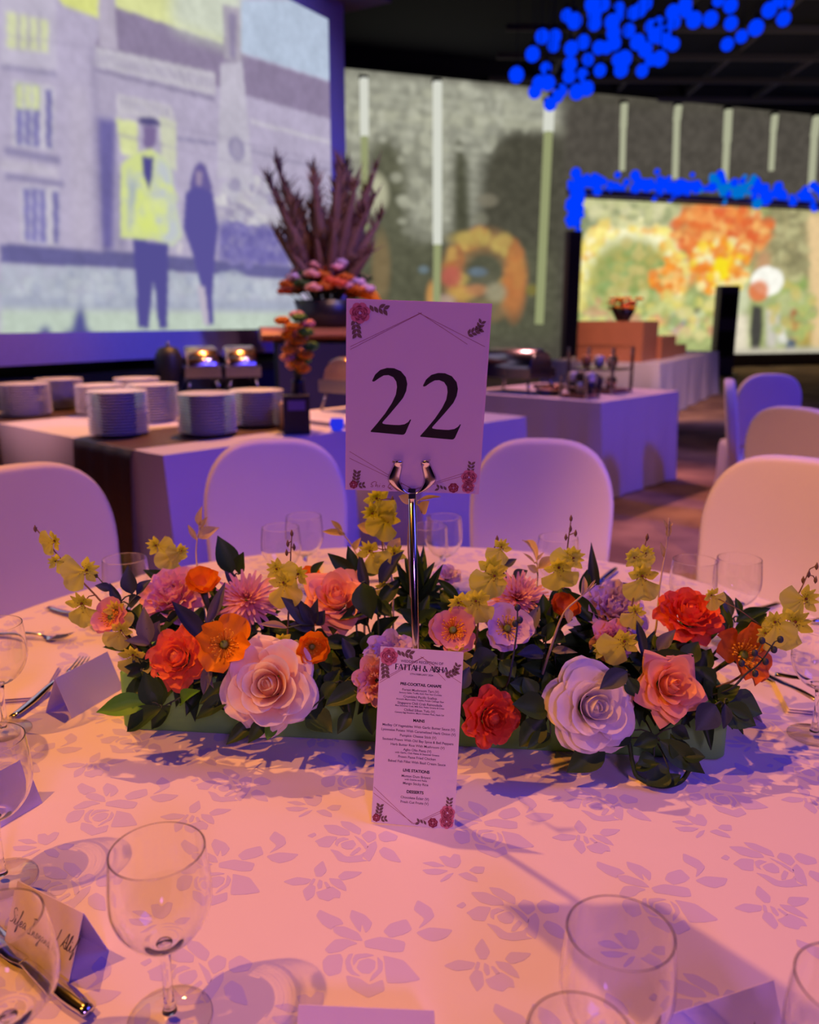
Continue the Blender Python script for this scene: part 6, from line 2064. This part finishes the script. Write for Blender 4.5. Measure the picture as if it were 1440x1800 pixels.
S('slim dark leaf reaching left beside the pink poppy', 'D', [(820, 1085, 1.12), (810, 1058, 1.14)],
  [(810, 1058, 768, 1016, 15, 'D', 1.14, 1.15), (815, 1070, 790, 1060, 12, 'D', 1.13, 1.13), (822, 1080, 850, 1040, 16, 'B', 1.13, 1.15)])
S('small blue-green leaves above the pink dahlia right of the pole', 'B', [(888, 1060, 1.19), (890, 1004, 1.21)],
  [(902, 1018, 928, 1003, 21, 'B', 1.20, 1.20), (886, 998, 908, 982, 13, 'B', 1.21, 1.21), (888, 1012, 866, 996, 12, 'B', 1.2, 1.2)])
S('dusty grey-green leaf sprig left of the shaded orange poppy cup', 'G', [(958, 1150, 1.06), (958, 1100, 1.08)],
  [(960, 1100, 955, 1044, 24, 'D', 1.08, 1.09), (928, 1116, 948, 1064, 22, 'G', 1.07, 1.08), (956, 1150, 914, 1146, 28, 'B', 1.05, 1.03), (970, 1144, 1012, 1144, 14, 'G', 1.05, 1.03), (955, 1130, 980, 1090, 22, 'D', 1.07, 1.07), (940, 1120, 918, 1080, 18, 'G', 1.08, 1.08)])
S('long blue-grey strap leaves standing behind the lilac peony', 'B', [(1035, 1090, 1.17), (1042, 1050, 1.2)],
  [(1048, 1048, 1039, 958, 18, 'B', 1.2, 1.2), (1024, 1048, 1032, 1000, 20, 'D', 1.19, 1.2), (1004, 1052, 980, 1034, 22, 'D', 1.18, 1.18), (1030, 1060, 1050, 1020, 16, 'D', 1.18, 1.2), (1052, 1050, 1082, 1018, 14, 'G', 1.18, 1.2), (1079, 1040, 1110, 1024, 15, 'G', 1.19, 1.2)])
S('big green leaf under the lilac poppy', 'D', [(850, 1160, 1.06), (858, 1160, 1.05)],
  [(874, 1152, 826, 1176, 46, 'D', 1.04, 1.03), (850, 1170, 846, 1215, 34, 'D', 1.03, 1.02), (880, 1160, 905, 1190, 30, 'D', 1.04, 1.02), (860, 1150, 838, 1120, 28, 'D', 1.06, 1.07)])
S('blue-lit leaf emerging right behind the menu card', 'B', [(830, 1200, 1.03), (815, 1190, 1.0)],
  [(808, 1212, 826, 1172, 24, 'B', .99, 1.0), (815, 1190, 840, 1150, 22, 'D', 1.02, 1.04), (812, 1215, 815, 1262, 26, 'D', 1.0, .99)])
S('olive leaf lying before the white rose', 'D', [(960, 1220, 1.03), (966, 1250, 1.0)],
  [(964, 1247, 898, 1240, 46, 'D', .99, .97), (958, 1262, 914, 1312, 42, 'D', .98, .96), (968, 1290, 926, 1318, 28, 'D', .97, .95), (940, 1230, 922, 1190, 30, 'D', 1.02, 1.03), (975, 1222, 960, 1180, 30, 'D', 1.03, 1.04), (930, 1210, 900, 1200, 28, 'D', 1.03, 1.02)])
S('long dusk-blue leaf between the lilac peony and the red ranunculus', 'B', [(1135, 1180, 1.04), (1130, 1150, 1.05)],
  [(1132, 1158, 1117, 1088, 16, 'B', 1.04, 1.06), (1140, 1150, 1150, 1110, 18, 'D', 1.05, 1.07), (1156, 1144, 1186, 1106, 22, 'G', 1.04, 1.04), (1130, 1170, 1106, 1150, 22, 'D', 1.04, 1.04)])
S('dark leaves arching above the salmon rose', 'D', [(1200, 1180, 1.06), (1190, 1160, 1.05)],
  [(1136, 1166, 1220, 1154, 30, 'D', 1.03, 1.02), (1204, 1166, 1228, 1128, 32, 'D', 1.05, 1.06), (1258, 1208, 1222, 1172, 32, 'D', 1.03, 1.04), (1170, 1150, 1140, 1130, 26, 'D', 1.06, 1.06), (1210, 1150, 1180, 1130, 30, 'D', 1.06, 1.07), (1230, 1180, 1250, 1140, 28, 'D', 1.05, 1.06)])
S('dark leaf sprig standing out behind the red ranunculus on the right', 'D', [(1270, 1130, 1.10), (1285, 1090, 1.12)],
  [(1293, 1094, 1356, 1066, 22, 'D', 1.12, 1.12), (1278, 1124, 1270, 1054, 22, 'D', 1.11, 1.13), (1287, 1084, 1273, 1038, 16, 'B', 1.12, 1.14), (1312, 1122, 1348, 1078, 22, 'D', 1.10, 1.11), (1290, 1110, 1330, 1104, 26, 'D', 1.10, 1.09), (1300, 1084, 1294, 1050, 12, 'D', 1.13, 1.14)])
S('large folded dark leaves at the right end over the box', 'D', [(1262, 1225, 1.02), (1272, 1236, 1.0)],
  [(1278, 1228, 1338, 1256, 48, 'D', 1.0, .99), (1268, 1244, 1328, 1276, 42, 'D', .99, .975), (1258, 1238, 1222, 1284, 42, 'B', .98, .965), (1274, 1236, 1274, 1282, 18, 'B', .98, .97), (1262, 1230, 1300, 1206, 26, 'D', 1.01, 1.0), (1250, 1230, 1236, 1190, 24, 'D', 1.02, 1.03)])
S('dark leaf tangle hanging over the box under the salmon rose', 'D', [(1130, 1260, 1.02), (1150, 1296, .985)],
  [(1159, 1300, 1243, 1362, 36, 'D', .975, .95), (1156, 1296, 1112, 1313, 26, 'D', .975, .96), (1062, 1306, 995, 1358, 46, 'D', .97, .95), (1204, 1340, 1182, 1292, 32, 'D', .965, .97), (1216, 1348, 1206, 1306, 18, 'D', .965, .97), (1176, 1352, 1136, 1380, 40, 'D', .955, .945), (1150, 1330, 1120, 1345, 26, 'D', .96, .95), (1108, 1284, 1070, 1310, 30, 'D', .98, .96), (1180, 1280, 1212, 1300, 26, 'D', .98, .97), (1200, 1330, 1240, 1330, 24, 'D', .965, .955)])
S('blue-grey leaf curling over the upper right of the white rose', 'B', [(1105, 1190, 1.02), (1100, 1184, .98)],
  [(1103, 1180, 1056, 1210, 32, 'B', .975, .955), (1100, 1190, 1120, 1225, 26, 'D', .99, .98), (1098, 1196, 1080, 1170, 26, 'D', 1.0, 1.02)])

# loose filling sprigs in the depth of the arrangement
for i in range(18):
    u = (i + 0.5) / 18 - 0.5
    b0 = BOX_C + bxd * (u * (BOX_L - 0.06)) + byd * rf.uniform(-0.04, 0.055)
    b0.z = TOP + 0.074
    root = empty('filler_sprig', b0, 'dark filler sprig deep between the flowers, %s from the left end of the box' % ORD[i], 'foliage', 'filler greenery inside the flower box')
    top = Vector((rf.uniform(-.05, .05), rf.uniform(-.03, .05), rf.uniform(.05, .10)))
    path = bez((0, 0, 0), top * 0.5 + Vector((0, 0, .02)), top, 6)
    MB().tube(path, 0.0015, 5).obj('stem', 'stem', root)
    for k_ in range(15):
        p = path[1 + k_ % 5]
        a = rf.uniform(0, 2 * PI)
        d = Vector((math.cos(a), math.sin(a) * 0.7, rf.uniform(-.25, .75))).normalized() * rf.uniform(.045, .075)
        if k_ > 9:                                   # some leaves spill forward over the rim of the box
            a = rf.uniform(-.9, .9)
            p = Vector((rf.uniform(-.02, .02), -0.062 - b0.y + (BOX_C + bxd * (u * (BOX_L - 0.06))).y, rf.uniform(.012, .035)))
            d = Vector((math.sin(a) * 0.8, -0.75, rf.uniform(-.95, -.05))).normalized() * rf.uniform(.05, .078)
        put_leaf(root, b0 + p, b0 + p + d, rf.uniform(.020, .030), 'D')


# ---------------------------------------------------------------- yellow orchid sprays
def orchid_meshes():
    a = MB()                                     # lip: broad two-lobed skirt hanging along -Z, facing -Y
    nu, nv = 8, 13
    pts, tone = [], []
    for i in range(nu):
        u = i / (nu - 1)
        for j in range(nv):
            v = 2 * j / (nv - 1) - 1
            ln = 0.86 * (1 - 0.14 * math.exp(-(v / 0.18) ** 2) - 0.30 * abs(v) ** 3)
            ang = v * 1.12
            wv = 0.12 * (1 - u) + u
            rr_ = 0.08 + u * ln
            pts.append((math.sin(ang) * rr_ * wv * 1.0, -0.10 * math.sin(u * 2.6) + 0.05 * u * math.sin(v * 10), -math.cos(ang) * rr_ * (0.5 + 0.5 * wv)))
            tone.append(u)
    a.grid(pts, nu, nv, tone)
    for ang, ln, w in ((75, .52, .17), (-75, .52, .17), (35, .42, .11), (-35, .42, .11), (0, .46, .12)):
        d = Vector((math.sin(R(ang)), -0.12, math.cos(R(ang)))).normalized()
        sd = d.cross(Vector((0, -1, 0))).normalized()
        pts, tone = [], []
        for i in range(6):
            u = i / 5
            w_ = w * max(0.05, math.sin(PI * (0.1 + 0.86 * u)))
            for j in range(4):
                v = 2 * j / 3 - 1
                q = d * (u * ln) + sd * (v * w_) + Vector((0, -0.10 * u * u - 0.05 * abs(v), 0.03 * math.sin(u * 8)))
                pts.append(q)
                tone.append(u * 0.5)
        a.grid(pts, 6, 4, tone)
    c = MB()
    rr2 = random.Random(9)
    c.ball((0, -0.09, 0.02), 0.05, 8, 6)
    for k_ in range(16):
        an, t = rr2.uniform(-1.3, 1.3), rr2.uniform(.10, .34)
        x, z = math.sin(an) * t, -math.cos(an) * t + 0.05
        c.ball((x, -0.115 - 0.12 * t, z), rr2.uniform(.010, .019), 5, 4)
    for ang in (75, -75, 35, -35, 0):
        d = Vector((math.sin(R(ang)), -0.12, math.cos(R(ang))))
        for t in (.16, .26):
            c.ball(tuple(d * t + Vector((0, -0.035, 0))), 0.016, 5, 4)
    return a.mesh('blossom', 'orchid', tone=True), c.mesh('spotted_heart', 'spots')


OM = orchid_meshes()


def orchid_spray(label, stem, blossoms, buds):
    P = [at_y(*q) for q in stem]
    r0 = box_point(P[0])
    root = empty('orchid_spray', r0, label, 'orchid', 'yellow orchid sprays in the centrepiece')
    path = smooth_path([r0] + P, 5)
    MB().tube([p - r0 for p in path], [0.0019 - 0.0011 * i / (len(path) - 1) for i in range(len(path))], 6).obj('stem', 'twig', root)
    for (px, py, y, sz, roll, yaw) in blossoms:
        p = at_y(px, py, y)
        near = min(path, key=lambda q: (q - p).length)
        sc = px_size(p, sz) * 1.08
        if (near - p).length > 0.003:
            MB().tube([near - r0, (near + p) / 2 - r0 + Vector((0, 0, .004)), p - r0 + Vector((0, 0.002, 0))], 0.0009, 5).obj('pedicel', 'twig', root)
        o = link('blossom', OM[0], root)
        o.matrix_local = Matrix.Translation(p - r0) @ Matrix.Rotation(R(yaw), 4, 'Z') @ Matrix.Rotation(R(-roll), 4, 'Y') @ Matrix.Rotation(R(rf.uniform(-18, 22)), 4, 'X') @ Matrix.Scale(sc, 4)
        link('spotted_heart', OM[1], o)
    for (px, py, y) in buds:
        p = at_y(px, py, y)
        near = min(path, key=lambda q: (q - p).length)
        MB().tube([near - r0, (near + p) / 2 - r0 + Vector((.002, 0, .002)), p - r0], 0.0008, 5).obj('pedicel', 'twig', root)
        b = MB().lathe([(0.0002, -0.005), (0.0022, -0.002), (0.0024, 0.001), (0.0004, 0.006)], 7).obj('bud', 'twig', root)
        b.location = p - r0
    return root


orchid_spray('yellow orchid spray reaching farthest out to the left', [(240, 1140, 1.08), (180, 1060, 1.10), (118, 995, 1.12), (64, 930, 1.13)],
             [(97, 950, 1.12, 32, -70, -20), (98, 986, 1.12, 26, 60, 10), (150, 1002, 1.11, 42, -78, 25), (146, 1060, 1.09, 46, 8, -10), (205, 1072, 1.08, 36, 20, 0), (212, 1108, 1.06, 34, -30, 20), (235, 1150, 1.05, 42, 0, 0)],
             [(62, 930, 1.13), (74, 945, 1.13)])
orchid_spray('yellow orchid spray with two open blossoms above the pink peony', [(300, 1060, 1.20), (303, 1000, 1.22), (292, 960, 1.23)],
             [(276, 958, 1.22, 34, 70, -30), (306, 974, 1.22, 36, -40, 10), (318, 968, 1.22, 26, -70, 20), (305, 1000, 1.22, 20, 0, 0)], [(292, 948, 1.23)])
orchid_spray('yellow orchid spray standing between the pink dahlia and coral rose', [(507, 1160, 1.10), (507, 1080, 1.12), (510, 1000, 1.13), (513, 940, 1.14)],
             [(488, 1000, 1.12, 38, 62, 0), (524, 1008, 1.12, 42, -62, 0), (500, 1025, 1.11, 46, 12, -10), (494, 1125, 1.07, 38, 25, 10)], [(513, 938, 1.14), (506, 956, 1.14), (517, 962, 1.14), (504, 972, 1.14)])
orchid_spray('yellow orchid spray just below the number sign, left of the pole', [(676, 1060, 1.18), (674, 980, 1.20), (668, 920, 1.21), (662, 880, 1.21)],
             [(662, 876, 1.20, 44, 20, 10), (656, 902, 1.19, 40, 80, -10), (680, 910, 1.19, 44, -30, 0), (652, 968, 1.19, 44, 35, -20), (692, 972, 1.19, 40, -35, 20), (676, 1030, 1.17, 30, 0, 0)], [(690, 878, 1.21)])
orchid_spray('yellow orchid spray slanting over the pink poppy right of the pole', [(840, 1100, 1.06), (842, 1040, 1.10), (860, 990, 1.12), (872, 955, 1.13)],
             [(880, 962, 1.12, 34, -30, 10), (862, 1000, 1.11, 52, -15, 10), (868, 1012, 1.10, 46, -50, 0), (806, 1058, 1.05, 44, 60, -10), (836, 1056, 1.045, 46, 8, 5), (846, 1050, 1.05, 30, -70, 10), (805, 1150, 1.02, 44, -20, 10)], [(874, 948, 1.13), (866, 972, 1.13)])
orchid_spray('yellow orchid spray above the orange poppy cup right of centre', [(985, 1090, 1.13), (992, 1020, 1.14), (998, 960, 1.15), (1004, 914, 1.16)],
             [(1006, 980, 1.13, 42, -68, 10), (982, 996, 1.12, 50, 12, 0), (996, 975, 1.13, 26, 60, 0)], [(1004, 912, 1.16), (995, 945, 1.15), (1012, 938, 1.15), (1003, 930, 1.16)])
orchid_spray('yellow orchid spray standing right of the lilac peony', [(1090, 1160, 1.05), (1108, 1080, 1.07), (1122, 1010, 1.09), (1136, 950, 1.11)],
             [(1115, 980, 1.09, 36, 62, 0), (1134, 972, 1.09, 32, -50, 0), (1128, 1012, 1.08, 48, 0, 0), (1116, 1075, 1.06, 32, -20, 0), (1060, 1136, 1.03, 40, 75, 0), (1096, 1126, 1.02, 48, -50, 0)], [(1138, 945, 1.11)])
orchid_spray('yellow orchid spray reaching out over the right end of the centrepiece', [(1300, 1190, 1.04), (1352, 1110, 1.05), (1400, 1050, 1.06), (1424, 1000, 1.07)],
             [(1414, 1052, 1.05, 44, -70, -10), (1396, 1092, 1.04, 52, -40, -10), (1362, 1094, 1.04, 40, 30, 0), (1345, 1112, 1.04, 36, 60, 0), (1250, 1046, 1.07, 28, 40, 10)], [(1422, 1010, 1.07), (1434, 1020, 1.07), (1412, 1020, 1.07), (1436, 996, 1.07)])

# pale dried sprigs, twigs with buds
sprig('dried_sprig', 'tall pale dried stalk rising right of the orchids', 'P', [(1150, 1120, 1.12), (1160, 1030, 1.15), (1172, 960, 1.18), (1176, 910, 1.19)],
      [(1168, 980, 1160, 952, 9, 'P', 1.18, 1.18), (1174, 945, 1178, 915, 9, 'P', 1.19, 1.19), (1174, 932, 1166, 912, 6, 'P', 1.19, 1.19), (1174, 930, 1183, 918, 6, 'P', 1.19, 1.19)], 'dried stem', 'palestem', rad=0.0014)
sprig('dried_sprig', 'pale dried leaf sprig standing before the blue table cloth on the left', 'P', [(352, 1030, 1.24), (345, 970, 1.28), (352, 920, 1.30)],
      [(348, 945, 383, 926, 20, 'P', 1.3, 1.3), (346, 950, 330, 922, 9, 'P', 1.3, 1.3), (350, 930, 366, 908, 9, 'P', 1.3, 1.3), (350, 925, 352, 890, 12, 'P', 1.3, 1.3)], 'dried stem', 'palestem')
sprig('dried_sprig', 'pale dried sprig leaning left behind the dark lance leaves', 'P', [(640, 1020, 1.24), (622, 965, 1.28), (596, 930, 1.3)],
      [(606, 940, 566, 932, 12, 'P', 1.3, 1.3), (602, 936, 582, 914, 10, 'P', 1.3, 1.3), (622, 968, 632, 945, 12, 'P', 1.28, 1.28)], 'dried stem', 'palestem')
sprig('dried_sprig', 'pale dried leaf sprig winding around the pole under the number sign', 'P', [(690, 1030, 1.19), (676, 960, 1.21), (664, 935, 1.21)],
      [(664, 937, 628, 922, 22, 'P', 1.21, 1.21), (684, 975, 704, 945, 22, 'P', 1.2, 1.21)], 'dried stem', 'palestem')
sprig('dried_sprig', 'pale dried stalk just right of the pole below the sign', 'P', [(722, 1030, 1.14), (718, 960, 1.10), (722, 905, 1.06), (735, 880, 1.03)],
      [(742, 902, 756, 880, 22, 'P', 1.03, 1.02), (724, 884, 700, 872, 18, 'P', 1.04, 1.04), (735, 880, 775, 872, 7, 'P', 1.03, 1.03)], 'dried stem', 'palestem')
sprig('dried_sprig', 'pale forked twig with leaflets between the orchids right of the pole', 'P', [(935, 1080, 1.16), (945, 1020, 1.2), (944, 985, 1.22)],
      [(944, 1006, 926, 994, 14, 'P', 1.2, 1.2), (946, 1000, 976, 978, 18, 'P', 1.21, 1.21), (944, 985, 956, 970, 5, 'P', 1.22, 1.22), (940, 990, 918, 972, 5, 'P', 1.22, 1.22), (944, 985, 922, 936, 14, 'P', 1.22, 1.3)], 'dried stem', 'palestem')
sprig('dried_sprig', 'pale slender twig crossing before the orange poppy cup', 'P', [(968, 1140, 1.04), (990, 1080, 1.03), (1020, 1050, 1.03), (1048, 1026, 1.04)],
      [(1000, 1070, 1000, 1096, 14, 'P', 1.03, 1.02), (1022, 1048, 1028, 1012, 11, 'P', 1.03, 1.04), (1030, 1040, 1048, 1018, 4, 'P', 1.03, 1.04)], 'dried stem', 'palestem')


def bud_twig(label, stem, buds):
    P = [at_y(*q) for q in stem]
    r0 = box_point(P[0])
    root = empty('bud_twig', r0, label, 'twig')
    path = smooth_path([r0] + P, 5)
    MB().tube([p - r0 for p in path], [0.0018 - 0.0009 * i / (len(path) - 1) for i in range(len(path))], 6).obj('stem', 'leafb', root, tone=True)
    for px, py, y in buds:
        p = at_y(px, py, y)
        near = min(path, key=lambda q: (q - p).length)
        MB().tube([near - r0, (near + p) / 2 - r0, p - r0], 0.0008, 5).obj('pedicel', 'stem', root)
        b = MB().ball((0, 0, 0), 0.0042, 8, 6, 1.15).obj('bud', 'leafb', root, tone=True)
        b.location = p - r0


bud_twig('dark twig with small round buds before the burnt orange poppy', [(1282, 1212, 1.0), (1310, 1186, .995), (1336, 1165, .99), (1362, 1128, .99)],
         [(1327, 1148, .985), (1304, 1166, .985), (1346, 1163, .985), (1328, 1184, .985), (1340, 1126, .99), (1361, 1142, .99), (1372, 1124, .99)])
bud_twig('thin dark twig with tiny buds standing before the lilac poppy', [(893, 1200, 1.0), (903, 1150, 1.0), (909, 1105, 1.01), (910, 1070, 1.02)], [(906, 1096, 1.0), (914, 1090, 1.0), (910, 1068, 1.02)])
lp = [at_y(*q) for q in ((1102, 1296, .975), (1112, 1340, .96), (1122, 1366, .95))] + [at_z(1160, 1382, TOP + 0.004), at_z(1196, 1374, TOP + 0.004)] + [at_y(1214, 1350, .96)]
r0 = box_point(lp[0])
tw = empty('vine_tendril', r0, 'bare dark tendril looping down to the cloth under the salmon rose', 'foliage')
pth = smooth_path([r0] + lp, 6)
MB().tube([p - r0 for p in pth], 0.003, 7).obj('stem', 'leaf', tw, tone=True)
for t_, d_ in ((14, Vector((.03, -.01, .012))), (24, Vector((.028, .004, .014)))):
    p = pth[t_]
    put_leaf(tw, p, p + d_, 0.016, 'D')

# light passing through the wine glasses: the renderer's own shadow caustics on cloth, cards and napkins
for o in bpy.data.objects:
    if o.type == 'MESH' and o.data.materials:
        mt = o.data.materials[0]
        if mt == M['bowlglass']: o.cycles.is_caustics_caster = True
        elif mt in (M['cloth'], M['damask'], M['card']): o.cycles.is_caustics_receiver = True
    elif o.type == 'LIGHT' and o.name in ('warm_stage_spot', 'pink_stage_spot', 'violet_spot', 'blue_ceiling_wash'):
        o.data.cycles.is_caustics_light = True
